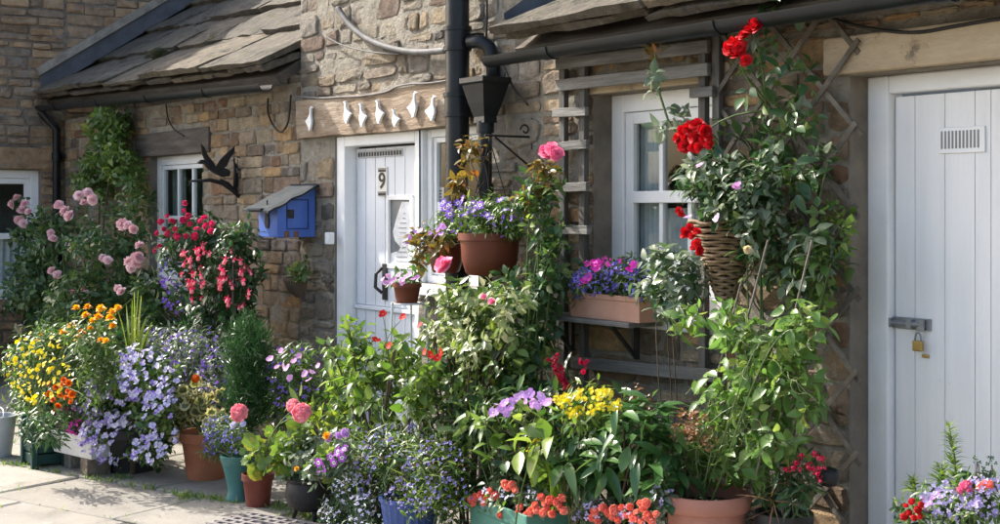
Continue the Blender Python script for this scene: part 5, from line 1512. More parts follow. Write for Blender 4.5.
# cauldron
q = PG(310, 519)
t = thing('cauldron_planter', 'black three legged cauldron of purple daisies and silver leaves', 'planter', q)
pot(t, q + Vector((0, 0, .035)), .125, .17, iron_m, 'cauldron', 'cauldron')
for k in range(3):
    a = 2 * math.pi * k / 3 + 4.0; b = B(); b.tube([q + Vector((.07 * math.cos(a), .07 * math.sin(a), .06)), q + Vector((.085 * math.cos(a), .085 * math.sin(a), 0))], [.016, .009], 8); b.build('leg', iron_m, t, smooth=True)
CL = [(312, 452, 28, 20), (330, 465, 22, 18), (295, 468, 16, 14), (345, 445, 14, 18)]
foliage(t, CL, -1.05, OVAL, [L_grey], .04, 1.5, parts=110)
foliage(t, CL, -1.0, GERAN, [L_mid, L_light], .05, .9, seed=7)
flowers(t, PL([(318, 463), (325, 468), (331, 457), (338, 452), (342, 458), (334, 463), (321, 472), (344, 449)], -1.22), RINGED, [F_pur, F_white, F_eye], .07, name='bloom')
flowers(t, PL([(338, 436), (329, 438), (345, 433)], -1.15), POM, [F_mau], .06, name='flower_head')
flowers(t, PL([(327, 436), (297, 469)], -1.18), RUFF, [F_ora], .05, name='orange_bloom')
foliage(t, [(325, 418, 16, 18), (312, 412, 10, 14)], -.95, LANCE, [L_lime], .085, 1.0, upw=.3, rise=1.2)

# ------------------------------------------------------------------ middle of the bed
q = P(385, 440, -.8); q.z = 0
t = thing('green_shrub', 'leafy light green shrub with bare stems before the white door', 'shrub', q)
CL = [(345, 358, 20, 26), (378, 362, 30, 26), (412, 372, 26, 28), (372, 398, 34, 26), (338, 398, 16, 30), (400, 345, 18, 18), (420, 395, 20, 22), (352, 338, 12, 14)]
c, d = foliage(t, CL, -.85, OVAL, [L_light], .058, 1.15, parts=290, per=6)
foliage(t, CL, -.75, OVAL, [L_mid], .06, .7, seed=21)
stems(t, q, c[::7], .007, wood_m, sway=.03)
flowers(t, PL([(383, 314), (403, 317), (376, 340), (431, 355), (441, 352), (420, 325), (389, 346), (425, 352), (437, 358)], -.95), FIVE, [F_red, F_yeye], .05, name='bloom')
stems(t, q + Vector((0, 0, .6)), PL([(383, 316), (403, 318), (376, 342), (431, 357)], -.93), .003)
q = P(405, 425, -.9); q.z = 0
t = thing('heart_stake', 'white wooden heart on a stake among the foliage', 'ornament', q)
c_ = P(405, 411, -.9); s_ = scale_at(405, -.9)
hp_ = [(16 * math.sin(a) ** 3 / 32, (13 * math.cos(a) - 5 * math.cos(2 * a) - 2 * math.cos(3 * a) - math.cos(4 * a)) / 28) for a in np.linspace(0, 2 * math.pi, 26)[:-1]]
b = B(); b.prism([(x * 15 / s_ * 1.5, y * 26 / s_) for x, y in hp_], c_, (.86, .5, 0), (0, 0, 1), (.007, -.012, 0)); b.build('heart', white_m, t, bevel=.002)
b = B(); b.box((c_.x, c_.y + .015, c_.z / 2), (.02, .014, c_.z)); b.build('stake', lathwood_m, t)
F_lob = pet('soft violet lobelia petal', (.16, .13, .38), (.27, .23, .50), (.42, .38, .62))
# blue lobelia tub
q = P(410, 520, -.9); q.z = 0
t = thing('blue_pot', 'ribbed blue pot of loose grassy lobelia with violet flowers', 'potted plant', q)
zt = P(410, 496, -.9).z
pot(t, q, .135, zt, bluepot_m, 'ribbed')
CL = [(400, 450, 42, 26), (440, 470, 36, 30), (378, 470, 26, 30), (425, 492, 40, 20), (360, 450, 22, 24), (448, 500, 24, 20)]
c, d = foliage(t, CL, -.92, GRASS, [L_mid], .085, .55, per=9, rise=1.5, droop=-.2)
foliage(t, CL, -.9, LANCE, [L_light], .04, .9, per=9, rise=1.2, seed=31)
foliage(t, CL, -.86, LANCE, [L_dark], .05, .9, per=9, rise=1.0, seed=32)
flowers(t, scatter_px(CL, -.96, 420, up=.35), TINY, [F_lob], .019, name='lobelia_flowers', parts=False)
flowers(t, scatter_px(CL[:3], -.95, 40, up=.6), TINY, [L_brown], .014, name='seed_heads', parts=False)
q = P(350, 510, -1.0); q.z = 0
t = thing('pale_lobelia', 'low pale blue lobelia spreading beside the black cauldron', 'lobelia', q)
CL = [(352, 490, 20, 16), (342, 512, 24, 14), (365, 505, 14, 14), (370, 520, 22, 8)]
foliage(t, CL, -1.0, LANCE, [L_dark], .035, 1.8)
flowers(t, scatter_px(CL, -1.02, 130), TINY, [F_whl], .022, name='lobelia_flowers', parts=False)
# centre climbing rose with cream edged shrub below
q = P(530, 420, -.3); q.z = 0
t = thing('pink_rose_bush', 'tall climbing rose with one bright pink bloom beside the timber trellis', 'rose', q)
CL = [(535, 345, 24, 34), (540, 290, 20, 34), (548, 235, 18, 30), (545, 190, 18, 22), (522, 215, 14, 18), (555, 270, 14, 30), (515, 290, 22, 22), (500, 350, 30, 30)]
c, d = foliage(t, CL, -.3, OVAL, [L_rose], .058, 1.45, parts=200, per=5)
foliage(t, [(540, 180, 14, 14), (548, 168, 12, 10), (528, 200, 10, 10)], -.32, OVAL, [L_bronze], .045, 1.6)
foliage(t, [(540, 215, 18, 30), (548, 260, 16, 30)], -.34, OVAL, [L_light], .055, .6, seed=8)
stems(t, q, c[::10], .008, stem_m)
flowers(t, PL([(545, 151), (552, 149), (548, 156), (556, 154)], -.36), ROSE, [F_rosep], .075, k=1)
q = P(470, 420, -.6); q.z = 0
t = thing('variegated_shrub', 'cream and green variegated shrub beneath the hanging bowl', 'shrub', q)
CL = [(455, 310, 24, 22), (475, 300, 26, 20), (505, 310, 26, 20), (450, 335, 26, 22), (490, 340, 36, 26), (470, 370, 36, 26), (520, 365, 30, 30), (440, 385, 20, 18), (500, 395, 40, 24)]
c, d = foliage(t, CL[:5], -.68, OVAL, [L_vari], .045, 1.0, parts=240)
foliage(t, CL, -.58, OVAL, [L_mid], .058, 1.25, parts=140, seed=14)
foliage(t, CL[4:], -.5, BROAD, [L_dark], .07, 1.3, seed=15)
foliage(t, CL[:6], -.62, OVAL, [L_lime], .05, .25, seed=16)
stems(t, q, c[::8], .007, wood_m)
flowers(t, [P(445, 266, -.75)], ROSE, [F_rosep], .085, name='bloom', k=1)
flowers(t, PL([(484, 297), (492, 302)], -.82), ROSE, [F_rosep], .04, name='rose_bud')
stems(t, q + Vector((0, 0, .7)), [P(445, 268, -.74)], .004)
# hanging bowl
t = thing('hanging_bowl', 'round terracotta coloured bowl of purple daisies hung on chains', 'hanging planter', bowl)
zt, zb_ = P(491, 233, -.27).z, P(491, 275, -.27).z
bc = Vector((br.x, -.27, zb_))
pot(t, bc, .15, zt - zb_, terrap_m, 'bowl', 'bowl')
for k in range(3):
    a = 2 * math.pi * k / 3 + .5; b = B(); b.tube([bc + Vector((.145 * math.cos(a), .145 * math.sin(a), zt - zb_)), Vector((br.x, -.27, ZB - .02))], .003, 5); b.build('chain', iron_m, t)
b = B(); b.tube([(br.x, -.27, ZB - .03), (br.x, -.27, ZB + .008)], .005, 6); b.build('hook', iron_m, t)
CL = [(488, 222, 30, 14), (470, 225, 20, 16), (505, 222, 20, 16), (490, 208, 22, 14), (450, 222, 10, 12)]
foliage(t, CL, -.3, LANCE, [L_mid], .035, 1.5)
foliage(t, CL, -.28, OVAL, [L_light], .03, .7, seed=6)
foliage(t, [(470, 165, 14, 24), (478, 150, 10, 14), (462, 185, 14, 12)], -.27, OVAL, [L_bronze], .06, 1.2, parts=60, per=6)
stems(t, bc + Vector((0, 0, .2)), PL([(470, 160), (478, 145), (462, 180), (485, 180)], -.27), .004, wood_m)
flowers(t, PL([(445, 208), (452, 210), (461, 208), (470, 207), (458, 203), (466, 214), (474, 210), (450, 214), (480, 205), (443, 202), (487, 215), (490, 218), (500, 200), (512, 218), (474, 203), (463, 199), (448, 205), (506, 210)], -.42), RINGED, [F_vio, F_white, F_eye], .055, name='bloom')
flowers(t, scatter_px(CL[:3], -.32, 60), TINY, [F_vio], .022, name='small_flowers', parts=False)
# bronze leaved hanging pot
q = P(432, 262, -.25)
t = thing('hanging_pot', 'small brown hanging pot with bronze leaves and mauve flowers', 'hanging planter', q)
zt, zb_ = P(440, 245, -.25).z, P(440, 272, -.25).z
pc = Vector((P(446, 262, -.25).x, -.25, zb_)); pot(t, pc, .09, zt - zb_, terrap_m, 'bowl', 'bowl')
b = B(); b.tube([pc + Vector((.02, .02, .14)), (pc.x + .05, -.06, zt + .02), (pc.x + .05, -.0, zt + .02)], .007, 6); b.build('wall_hook', iron_m, t)
CL = [(425, 245, 18, 14), (440, 240, 14, 12), (418, 255, 10, 12)]
foliage(t, CL, -.33, OVAL, [L_bronze], .05, 1.5, parts=60)
foliage(t, CL, -.3, OVAL, [L_mid], .045, .7, seed=9)
flowers(t, PL([(410, 237), (415, 232), (438, 230), (443, 226), (407, 243), (430, 233), (435, 236), (441, 234), (420, 231)], -.42), FIVE, [F_mau, F_mag], .045, name='bloom')
# small pink pot on a white wire stand
q = P(407, 295, -.55); 
t = thing('pink_flower_pot', 'small terracotta pot of pink flowers on a white wire stand', 'potted plant', (q.x, q.y, 0))
zt, zb_ = P(407, 283, -.55).z, P(407, 303, -.55).z
pc = Vector((q.x, -.55, zb_)); pot(t, pc, .075, zt - zb_, terrap_m, 'flower')
for k, (dx, dy_) in enumerate(((.06, .05), (-.05, .05), (.0, -.07))):
    b = B(); b.tube([pc + Vector((dx, dy_, .0)), pc + Vector((dx * 1.25, dy_ * 1.25, .005)), (pc.x + dx * 1.9, pc.y + dy_ * 1.9, 0)], .006, 6); b.build('stand_leg', wwire_m, t)
b = B(); b.tube([pc + Vector((.08 * math.cos(a), .08 * math.sin(a), -.002)) for a in np.linspace(0, 6.2832, 20)], .005, 6); b.build('stand_ring', wwire_m, t)
a_, c_ = P(427, 310, -.5), P(436, 310, -.5)
b = B(); b.tube([P(424, 330, -.5), P(428, 290, -.5), P(431, 288, -.5), P(438, 289, -.5), P(442, 330, -.5)], .006, 6); b.build('stand_hoop', wwire_m, t, smooth=True)
CL = [(405, 280, 16, 7), (392, 279, 8, 6)]
foliage(t, CL, -.55, OVAL, [L_mid], .035, 1.6)
flowers(t, PL([(383, 279), (388, 276), (394, 279), (399, 275), (404, 279), (409, 275), (413, 279), (391, 281), (402, 282), (417, 277), (385, 283)], -.64), FIVE, [F_ppink, F_mag], .042, name='bloom')
# bed plants between the rose and the evergreen
q = P(520, 450, -.75); q.z = 0
t = thing('mauve_phlox', 'mauve flowered phlox with broad leaves below the climbing rose', 'phlox', q)
CL = [(520, 415, 30, 18), (490, 420, 24, 20), (545, 412, 16, 14), (470, 425, 20, 20), (455, 415, 18, 20)]
c, d = foliage(t, CL, -.75, LANCE, [L_mid], .08, 1.4)
foliage(t, CL, -.66, OVAL, [L_dark], .07, 1.2, seed=3)
stems(t, q, c[::10], .005)
flowers(t, PL([(497, 405), (493, 413), (502, 409), (507, 413), (511, 408), (517, 398), (522, 395), (526, 400), (533, 403), (538, 406), (543, 401), (541, 396), (505, 403), (529, 394), (548, 403), (513, 401)], -.9), FIVE, [F_mau, F_white], .055, name='bloom')
q = P(558, 420, -.6); q.z = 0
t = thing('red_salvia', 'crimson salvia spikes in front of the timber trellis', 'salvia', q)
c, d = foliage(t, [(556, 395, 14, 14), (562, 385, 8, 12)], -.6, LANCE, [L_dark], .06, 1.5)
pk_ = [(551 + (c2 - 356) * .48 + random.uniform(-4, 4) + (3 if c2 < 370 else 0), c2) for c2 in np.linspace(356, 386, 26)]
flowers(t, PL(pk_, -.66), BELL, [F_crim, F_crim], .055, name='bell_flower', face=(-.2, .3, .6), jitter=.5)
flowers(t, PL([(585 + random.uniform(-5, 5), 366 + random.uniform(-8, 8)) for _ in range(8)], -.5), FIVE, [F_crim, F_eye], .03, name='crimson_flowers', parts=False)
stems(t, q, PL([(553, 358), (562, 380), (566, 385)], -.62), .004)
q = P(590, 430, -.7); q.z = 0
t = thing('yellow_flower_clump', 'clump of massed small yellow flowers above the evergreen leaves', 'flowers', q)
CL = [(575, 405, 22, 12), (600, 400, 22, 12), (590, 415, 30, 10)]
c, d = foliage(t, CL, -.72, LANCE, [L_light], .05, 1.3)
stems(t, q, c[::6], .003)
pts = [Vector((q_.x, min(q_.y, -.4) , q_.z)) for q_ in scatter_px([(570, 404, 13, 10), (588, 396, 13, 8), (606, 398, 11, 9), (578, 413, 12, 6), (600, 410, 13, 7), (560, 398, 6, 5), (617, 406, 5, 6)], -.78, 190, up=.8)]
flowers(t, pts, DAISY, [F_yel, F_yel], .024, name='yellow_flowers', parts=False)
flowers(t, [P(534 + random.uniform(-5, 5), 426 + 30 * u_, -.82) for u_ in R.random(36)], FIVE, [F_yel, F_ora], .03, name='yellow_spike_flowers', parts=False)
stems(t, P(536, 465, -.8), [P(534, 424, -.82)], .004)
# lime leaves
q = P(515, 470, -.8); q.z = 0
t = thing('lime_plant', 'low plant with long lime green leaves in front of mauve phlox', 'plant', q)
c, d = foliage(t, [(515, 445, 26, 14), (545, 440, 20, 14), (490, 460, 18, 14), (540, 465, 24, 14)], -.85, OVAL, [L_light], .10, 1.3, parts=140, upw=1.1)
foliage(t, [(520, 465, 40, 16), (480, 485, 20, 16), (545, 480, 24, 12)], -.72, OVAL, [L_dark], .06, 1.5, seed=5)
stems(t, q, c[::4], .005)
# evergreen with broad glossy leaves
q = P(625, 480, -.55); q.z = 0
t = thing('evergreen_shrub', 'broad leaved glossy dark evergreen shrub beneath the window shelf', 'shrub', q)
CL = [(600, 430, 34, 18), (645, 430, 36, 20), (615, 455, 44, 20), (665, 455, 28, 24), (590, 470, 30, 18), (650, 478, 34, 16), (570, 450, 18, 20)]
c, d = foliage(t, CL, -.68, ELLIP, [L_gloss], .095, 2.5, parts=295, upw=1.5, per=9, along=.3, droop=.12, spread=.4, rise=.8)
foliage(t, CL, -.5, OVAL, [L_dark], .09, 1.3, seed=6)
stems(t, q, c[::3], .008, wood_m)
# dried astilbe
for (cx_, cy_, lab) in (((640, 398, 0), 0, 'thin brown seed spike against the window trellis rail'), ((690, 425, 0), 0, 'brown faded astilbe plumes beside the big terracotta pot'), ((655, 485, 0), 0, 'small straw coloured seed head above the coral flowers')):
    a, c_, _ = cx_; q = P(a, c_ + 30, -.55); q.z = 0
    t = thing('dried_flower', lab, 'dried flower', q)
    wd_ = 22 if a == 690 else 8
    foliage(t, [(a, c_, wd_, 20), (a + 6, c_ + 14, wd_, 14)], -.62, SMALL, [L_brown], .018, .55 if a == 690 else .35, name='flower_plume', rise=1.2)
    stems(t, q, PL([(a, c_ + 8), (a + 5, c_ + 20), (a - 5, c_ + 14)], -.6), .003, wood_m)
# sage trough with coral flowers
q = P(517, 524, -.75); q.z = 0
zt = P(517, 502, -.75).z
t = thing('coral_trough', 'sage green trough filled with coral verbena', 'planter', q)
trough(t, q, .5, .2, zt, sage_m, 'trough', math.radians(-6))
CL = [(515, 497, 34, 12), (545, 500, 22, 12), (490, 500, 16, 10)]
foliage(t, CL, -.76, OVAL, [L_grey], .03, 1.8)
foliage(t, CL, -.78, OVAL, [L_light], .028, .8, seed=4)
flowers(t, PL([(476, 497), (484, 502), (473, 503), (491, 491), (481, 495), (512, 485), (508, 487), (518, 512), (520, 507), (537, 510), (543, 513), (531, 512), (547, 508), (541, 497), (550, 500), (562, 498), (560, 507), (564, 511), (552, 514), (535, 505), (487, 498), (470, 499), (495, 496), (515, 490), (526, 515), (557, 502), (545, 504), (500, 515), (505, 484)], -.86), HEAD, [F_coral], .058, name='flower_head', jitter=.25)
flowers(t, scatter_px(CL, -.8, 40), TINY, [F_whl], .024, name='lobelia_flowers', parts=False)
q = P(628, 524, -.7); q.z = 0
t = thing('coral_pot', 'low pot of coral verbena in front of the evergreen shrub', 'potted plant', q)
zt = max(.06, P(628, 528, -.7).z)
pot(t, q, .15, zt, blackpot_m, 'flower')
CL = [(605, 512, 24, 12), (640, 512, 24, 14), (660, 500, 14, 16), (585, 515, 14, 10)]
foliage(t, CL, -.72, OVAL, [L_grey], .03, 1.6)
foliage(t, CL, -.66, OVAL, [L_mid], .035, 1.3, seed=5)
flowers(t, PL([(592, 518), (598, 521), (608, 513), (614, 510), (603, 508), (630, 507), (637, 512), (643, 508), (648, 516), (635, 520), (641, 522), (652, 521), (626, 516), (618, 520), (646, 503), (595, 512), (612, 517), (622, 508), (640, 503), (656, 514), (632, 516)], -.82), HEAD, [F_coral], .058, name='flower_head', jitter=.25)
flowers(t, scatter_px(CL, -.75, 60), TINY, [F_lil], .024, name='lobelia_flowers', parts=False)

# ------------------------------------------------------------------ window shelf and wall basket
q = P(610, 320, -.13); q.z = SHZ
t = thing('window_trough', 'pale terracotta trough of blue lobelia on the window shelf', 'planter', q)
xa_, xb_ = P(580, 310, -.13).x, P(652, 310, -.13).x
zt = P(612, 295, -.2).z
trough(t, ((xa_ + xb_) / 2, -.13, SHZ), xb_ - xa_, .15, zt - SHZ, surf('pale pink terracotta', [(.3, (.42, .22, .15)), (.7, (.55, .33, .25))], 5, .75, .2, 50), 'trough')
CL = [(600, 280, 26, 16), (628, 275, 22, 16), (582, 285, 12, 14), (640, 285, 14, 16)]
foliage(t, CL, -.17, LANCE, [L_mid], .035, 1.4)
foliage(t, CL, -.13, OVAL, [L_dark], .035, 1.4, seed=2)
flowers(t, scatter_px(CL, -.2, 300, up=.3), TINY, [F_blu], .022, name='lobelia_flowers', parts=False)
flowers(t, scatter_px([(612, 264, 26, 6)], -.2, 60, up=.3), TINY, [F_mag], .024, name='magenta_flowers', parts=False)
flowers(t, PL([(584, 281), (588, 277), (581, 285), (597, 268), (629, 270), (634, 265)], -.3), FIVE, [F_mag, F_pur], .05, name='bloom')
# wicker cone
q = P(720, 285, -.14)
t = thing('wicker_basket', 'conical wicker wall basket spilling pale pink flowers and leaves', 'basket', q)
zt, zb_ = P(722, 222, -.17).z, P(738, 300, -.17).z
cxx = P(726, 250, -.17).x
nr = 25
for k in range(nr):
    u_ = k / (nr - 1); z = zb_ + (zt - zb_) * u_; r_ = .035 + .125 * u_
    pts = [(cxx + r_ * math.cos(a) + .005 * math.sin(a * 9 + k * 3.14) + random.uniform(-.002, .002), -.175 + r_ * .85 * math.sin(a), z + .004 * math.sin(a * 5 + k * 3.1) + random.uniform(-.0025, .0025)) for a in np.linspace(0, 2 * math.pi, 33)]
    b = B(); b.tube(pts, (zt - zb_) / nr * .58, 6, cap=False); b.build('wicker_coil', wicker_m, t, smooth=True)
b = B(); b.lathe([(.02, 0), (.03, .0), (.145, zt - zb_), (.001, zt - zb_ - .02)], (cxx, -.175, zb_), 18, sy=.85); b.build('liner', soil_m, t)
CL = [(712, 195, 28, 24), (740, 205, 28, 26), (700, 175, 18, 16), (755, 230, 20, 24), (730, 172, 26, 20), (760, 195, 16, 30)]
c, d = foliage(t, CL, -.27, OVAL, [L_rose], .045, 1.3, parts=120)
foliage(t, CL, -.3, OVAL, [L_grey], .042, .8, parts=80, seed=4)
foliage(t, CL, -.22, OVAL, [L_dark], .05, 1.2, seed=5)
flowers(t, PL([(738, 184), (717, 218), (688, 217), (736, 187), (700, 165)], -.45), FIVE, [F_ppink, F_mag], .045, name='bloom')
stems(t, Vector((cxx, -.175, zt)), c[::10], .004)
# red climbing rose on the diamond trellis
q = P(770, 500, -.16); q.z = 0
t = thing('red_climbing_rose', 'red climbing rose covering the diamond trellis beside the plank door', 'rose', q)
CL = [(782, 60, 16, 26), (788, 110, 22, 26), (772, 150, 28, 22), (798, 170, 28, 28), (806, 225, 28, 30), (788, 270, 32, 28), (826, 270, 12, 34), (765, 35, 22, 22), (800, 75, 20, 26), (745, 130, 18, 20), (760, 80, 16, 22), (725, 140, 14, 14), (790, 5, 16, 12), (765, 210, 20, 30)]
c, d = foliage(t, CL, -.17, OVAL, [L_rose], .056, .72, ry=.12, parts=230, per=5)
foliage(t, CL[1:8], -.17, OVAL, [L_grey], .055, .4, ry=.14, seed=23, parts=70, per=5)
foliage(t, CL[3:7] + CL[11:], -.15, OVAL, [L_mid], .05, .55, ry=.1, seed=24)
foliage(t, [(832, 235, 16, 50), (815, 290, 20, 30), (800, 250, 20, 30)], -.14, SMALL, [L_light], .035, .6, ry=.08, seed=25)
stems(t, q, c[::16], .006, stem_m, sway=.04)
RD = [(734, 44, .07), (740, 48, .07), (731, 50, .065), (738, 56, .07), (746, 60, .065), (728, 46, .06), (752, 25, .07), (758, 28, .065), (749, 32, .065), (744, 36, .06), (757, 22, .06), (683, 131, .075), (690, 128, .08), (698, 127, .075), (705, 131, .075), (679, 138, .07), (687, 140, .08), (696, 138, .08), (704, 140, .075), (709, 138, .06), (685, 147, .07), (694, 148, .075), (701, 147, .07), (709, 145, .06), (678, 144, .06)]
for a, c_, s_ in RD: flowers(t, [P(a, c_, -.30)], ROSE, [F_red], s_ * .9, k=.95)
RD2 = [(681, 214), (686, 232), (692, 236), (697, 232), (690, 228), (693, 249), (699, 250), (697, 244), (679, 211), (684, 236)]
flowers(t, PL(RD2, -.42), ROSE, [F_red], .05)
stems(t, P(775, 110, -.15), PL([(736, 54), (752, 30), (693, 142), (730, 60)], -.27), .005, stem_m, sway=.02)
# bronze tipped spray in front of the window
c, d = foliage(t, [(662, 100, 12, 10), (655, 75, 10, 10), (665, 125, 12, 10), (650, 60, 8, 6), (675, 115, 12, 10), (652, 140, 8, 12)], -.26, OVAL, [L_grey], .06, .8, parts=50, per=4, seed=77)
foliage(t, [(650, 54, 7, 4), (660, 52, 6, 4)], -.26, OVAL, [L_bronze], .04, 1.2, seed=78)
b = B(); b.tube(PL([(700, 160), (680, 140), (668, 120), (660, 95), (657, 70), (655, 52)], -.26), [.006, .006, .005, .005, .004, .003], 6); b.build('spray_stem', stem_m, t, smooth=True)
# pale leaved jasmine by the window trough
q = P(690, 420, -.3); q.z = 0
t = thing('pale_climber', 'pale green climber hanging over the end of the window trough', 'climber', q)
CL = [(668, 265, 24, 22), (660, 290, 22, 22), (680, 300, 20, 24), (690, 275, 16, 30)]
c, d = foliage(t, CL, -.3, OVAL, [L_grey], .05, 1.0, parts=130, per=5)
foliage(t, CL, -.25, OVAL, [L_rose], .048, .9, seed=3)
stems(t, q, c[::20], .004, wood_m, sway=.1)
flowers(t, scatter_px(CL, -.32, 26), TINY, [F_white], .025, name='white_flowers', parts=False)
# sweet peas
q = P(706, 524, -.55); q.z = 0
zr = P(706, 492, -.55).z
t = thing('sweet_pea_pot', 'large terracotta pot of climbing sweet peas on canes', 'potted plant', q)
s_ = scale_at(706, -.55)
pot(t, q, 45 / s_, zr, surf('brown pink clay', [(.3, (.34, .145, .10)), (.7, (.44, .20, .145))], 4, .6, .15, 50, spots=[((.52, .33, .26), 5, .7)]), 'big')
CL = [(735, 325, 26, 26), (770, 350, 40, 28), (745, 385, 40, 28), (795, 395, 30, 36), (720, 425, 26, 36), (770, 430, 36, 30), (745, 465, 30, 24), (800, 330, 26, 22), (722, 468, 26, 18), (702, 452, 20, 26), (690, 320, 14, 10)]
c, d = foliage(t, CL, -.5, OVAL, [L_pea], .057, 1.45, parts=295, per=4, upw=.4, droop=.35, spread=1.4)
foliage(t, CL, -.42, OVAL, [L_mid], .055, .6, seed=41, per=4)
stems(t, q + Vector((0, 0, zr - .04)), [P(a + R.uniform(-12, 12), c_ + R.uniform(-14, 8), -.5 + R.uniform(-.1, .06)) for a, c_, *_ in CL[:9] for _ in range(1)], .0036, leafm('pea stem', (.12, .18, .06), (.20, .26, .10)), sway=.2, n=9)
for (a0, b0, a1, b1) in ((705, 480, 768, 240), (735, 480, 725, 330), (755, 480, 812, 240), (690, 480, 742, 280)):
    b = B(); b.tube([P(a0, b0, -.52), P(a1, b1, -.4)], .004, 6); b.build('cane', lathwood_m, t)
# tendrils
b = B()
for k in range(34):
    cc = CL[k % len(CL)]; o_ = P(cc[0] + R.uniform(-30, 30), cc[1] + R.uniform(-24, 24), -.56)
    pr_ = R.uniform(.012, .03); ln_ = R.uniform(.06, .2); dv = Vector((R.uniform(-1, 1), R.uniform(-.6, .2), R.uniform(-.4, 1))).normalized()
    u1 = dv.orthogonal().normalized(); u2 = dv.cross(u1)
    b.tube([o_ + dv * ln_ * i / 14 + (u1 * math.cos(i * .8) + u2 * math.sin(i * .8)) * pr_ * (i / 14) for i in range(15)], .0016, 4, cap=False)
b.build('tendril', MATS['pea stem'], t, smooth=True, kind='stuff')
flowers(t, PL([(747, 250), (812, 335), (776, 405)], -.45), ROSE, [pet('cream petal', (.6, .5, .3), (.7, .6, .4))], .04, name='cream_bud')
# crimson snapdragons in a black pot
q = P(784, 524, -.4); q.z = 0
t = thing('snapdragon_pot', 'black pot of crimson snapdragons against the diamond trellis', 'potted plant', q)
zr = P(784, 512, -.4).z; s_ = scale_at(784, -.4)
pot(t, q, 29 / s_, zr, blackpot_m, 'flower')
CL = [(790, 480, 24, 22), (812, 478, 16, 20), (770, 490, 20, 18)]
c, d = foliage(t, CL, -.42, LANCE, [L_dark], .06, 1.1)
foliage(t, [(780, 500, 26, 12)], -.45, GRASS, [L_brown], .09, .5, seed=4)
stems(t, q + Vector((0, 0, zr - .05)), c[::5], .004)
flowers(t, PL([(798, 462), (803, 458), (808, 463), (818, 453), (822, 455), (815, 457), (820, 467), (816, 472), (823, 470), (795, 468), (801, 466), (810, 469), (790, 470), (826, 460), (818, 477)], -.5), BELL, [F_crim, F_hot], .05, name='bell_flower', face=(-.3, .6, .3), jitter=.7)
b = B(); w_ = P(829, 477, -.3); b.lathe([(0, -.04), (.03, -.03), (.04, 0), (.03, .03), (0, .04)], w_, 12); b.build('seed_pod', blackpot_m, t, smooth=True)
# planter in front of the plank door
q = P(955, 520, -.45); q.z = 0
t = thing('door_planter', 'mixed planter of blue lobelia and red flowers before the plank door', 'planter', q)
zr = P(955, 545, -.45).z
trough(t, q, .46, .24, zr, surf('grey stone trough', [(.3, (.22, .2, .17)), (.7, (.36, .33, .28))], 6, .9, .5, 40), 'trough')
CL = [(950, 505, 34, 18), (980, 500, 28, 22), (920, 515, 18, 14)]
c, d = foliage(t, CL, -.47, LANCE, [L_mid], .035, 1.5)
foliage(t, CL, -.42, OVAL, [L_dark], .035, 1.6, seed=5)
flowers(t, scatter_px([(955, 500, 32, 18), (985, 498, 22, 20)], -.5, 260, up=.3), TINY, [F_lil], .019, name='lobelia_flowers', parts=False)
flowers(t, PL([(906, 506), (912, 502), (909, 513), (918, 510), (914, 518), (921, 505), (904, 517), (920, 517)], -.58), POM, [F_red], .038, name='flower_head')
flowers(t, PL([(927, 502), (932, 497), (938, 494), (925, 508)], -.56), FIVE, [F_ppink, F_white], .04, name='pale_bloom')
flowers(t, PL([(963, 487), (967, 485), (960, 491), (970, 490)], -.55), POM, [F_rosep], .04, name='flower_head')
flowers(t, PL([(985, 484), (981, 487), (990, 485)], -.52), POM, [F_coral], .04, name='coral_head')
for (a0, b0, a1, b1) in ((957, 490, 949, 424), (940, 492, 942, 464), (915, 500, 913, 478)):
    p_, q_ = P(a0, b0, -.45), P(a1, b1, -.42); n_ = 26 if a1 == 949 else 12
    b = B(); b.tube([p_, p_.lerp(q_, .5) + Vector((.006, 0, 0)), q_], [.004, .003, .0015], 5); b.build('spike_stem', stem_m, t)
    pos = np.array([tuple(p_.lerp(q_, (i + 4) / (n_ + 4))) for i in range(n_) for _ in range(3)])
    an = R.random(len(pos)) * 6.28; A_ = np.stack([np.cos(an), np.sin(an), np.full(len(pos), .75)], 1)
    Bv, A_, N_ = frames(A_, np.tile([0, 0, 1.0], (len(pos), 1)) + R.normal(size=(len(pos), 3)) * .1)
    bake(t, 'spike_leaves', LANCE, [L_light], pos, Bv, A_, N_, np.full(len(pos), .05) * (1.1 - .5 * np.repeat(np.arange(n_) / n_, 3)))
for a in (975, 981, 986, 993):
    b = B(); p_ = P(a, 492, -.45); b.tube([p_, P(a + random.uniform(-3, 3), 458 + random.uniform(0, 16), -.45)], .002, 4); b.build('dry_stem', wood_m, t)
flowers(t, [P(a + random.uniform(-4, 4), 456 + 25 * u_, -.45) for a in (975, 981, 986, 993) for u_ in R.random(6)], TINY, [L_dark], .018, name='seed_heads', parts=False)

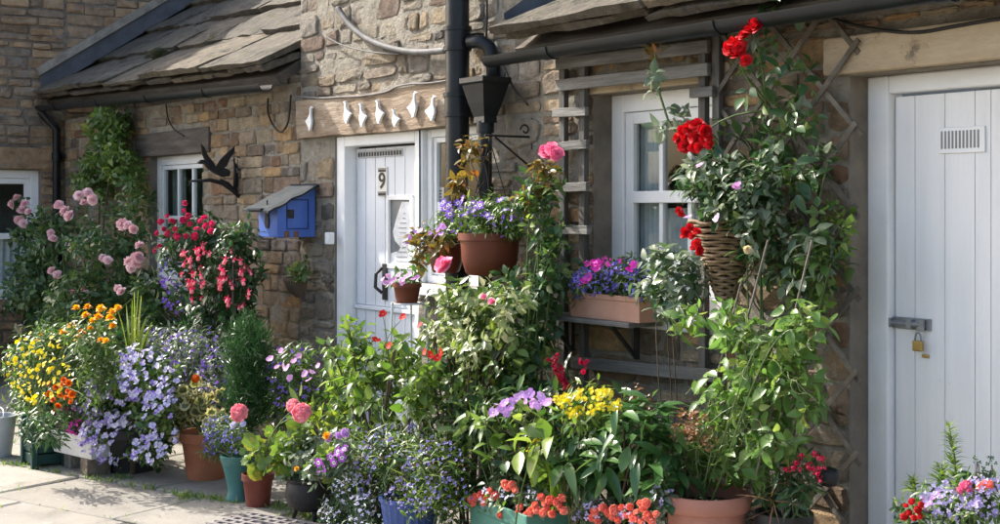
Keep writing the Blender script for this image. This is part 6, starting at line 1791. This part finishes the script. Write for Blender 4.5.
# ------------------------------------------------------------------ grass and weeds in the paving joints
pos = []
for (a, c_) in JOINTS:
    if not (in_frame(a, 40) or in_frame(c_, 40)): continue
    n_ = int((c_ - a).length * 22)
    for u_ in R.random(n_):
        if R.random() < .45: continue
        pos.append(tuple(a.lerp(c_, u_) + Vector((R.normal() * .008, R.normal() * .008, -.004))))
for u_ in np.linspace(0, 1, 700):
    if math.sin(u_ * 37) + math.sin(u_ * 91 + 1) > -.1:
        pos.append(tuple(PA.lerp(PB, u_) + Vector((R.normal() * .02, R.normal() * .02, -.004))))
for (px, py, n_, sp) in ((215, 500, 160, .07), (245, 495, 140, .06), (185, 497, 90, .05), (120, 478, 80, .06), (35, 465, 90, .06), (280, 507, 120, .07), (300, 515, 120, .08), (330, 520, 160, .1)):
    g0 = PG(px, py); pos += [(g0.x + R.normal() * sp, g0.y + R.normal() * sp * .6, -.004) for _ in range(n_)]
pos = np.array(pos); n_ = len(pos)
A_ = np.stack([R.normal(size=n_) * .5, R.normal(size=n_) * .5, np.ones(n_)], 1); Bv, A_, N_ = frames(A_, R.normal(size=(n_, 3)) + np.array([0, -.5, 0]))
o = bake(None, 'grass', leaf_t([(0, .09), (.5, .07), (1, 0)], .2, .3), [L_light], pos, Bv, A_, N_, .018 + .03 * R.random(n_) ** 2)
o['label'] = 'short green grass and moss growing in the paving joints'; o['category'] = 'grass'

pos = []
for (px, py, n_, sp) in ((130, 482, 34, .22), (60, 474, 20, .2), (230, 506, 22, .14), (190, 492, 18, .16), (290, 520, 16, .14), (90, 505, 12, .3)):
    g0 = PG(px, py); pos += [(g0.x + R.normal() * sp, g0.y + R.normal() * sp * .5, .006) for _ in range(n_)]
pos = np.array(pos); n_ = len(pos)
A_ = R.normal(size=(n_, 3)) * np.array([1, 1, .15]); Bv, A_, N_ = frames(A_, np.tile([0, 0, 1.0], (n_, 1)) + R.normal(size=(n_, 3)) * .25)
o = bake(None, 'fallen_petals', SMALL, [leafm('fallen petal', (.12, .09, .04), (.40, .34, .45), (.55, .30, .30))], pos, Bv, A_, N_, .008 + .014 * R.random(n_))
o['label'] = 'scattered fallen petals and dry leaf bits on the paving'; o['category'] = 'petals'
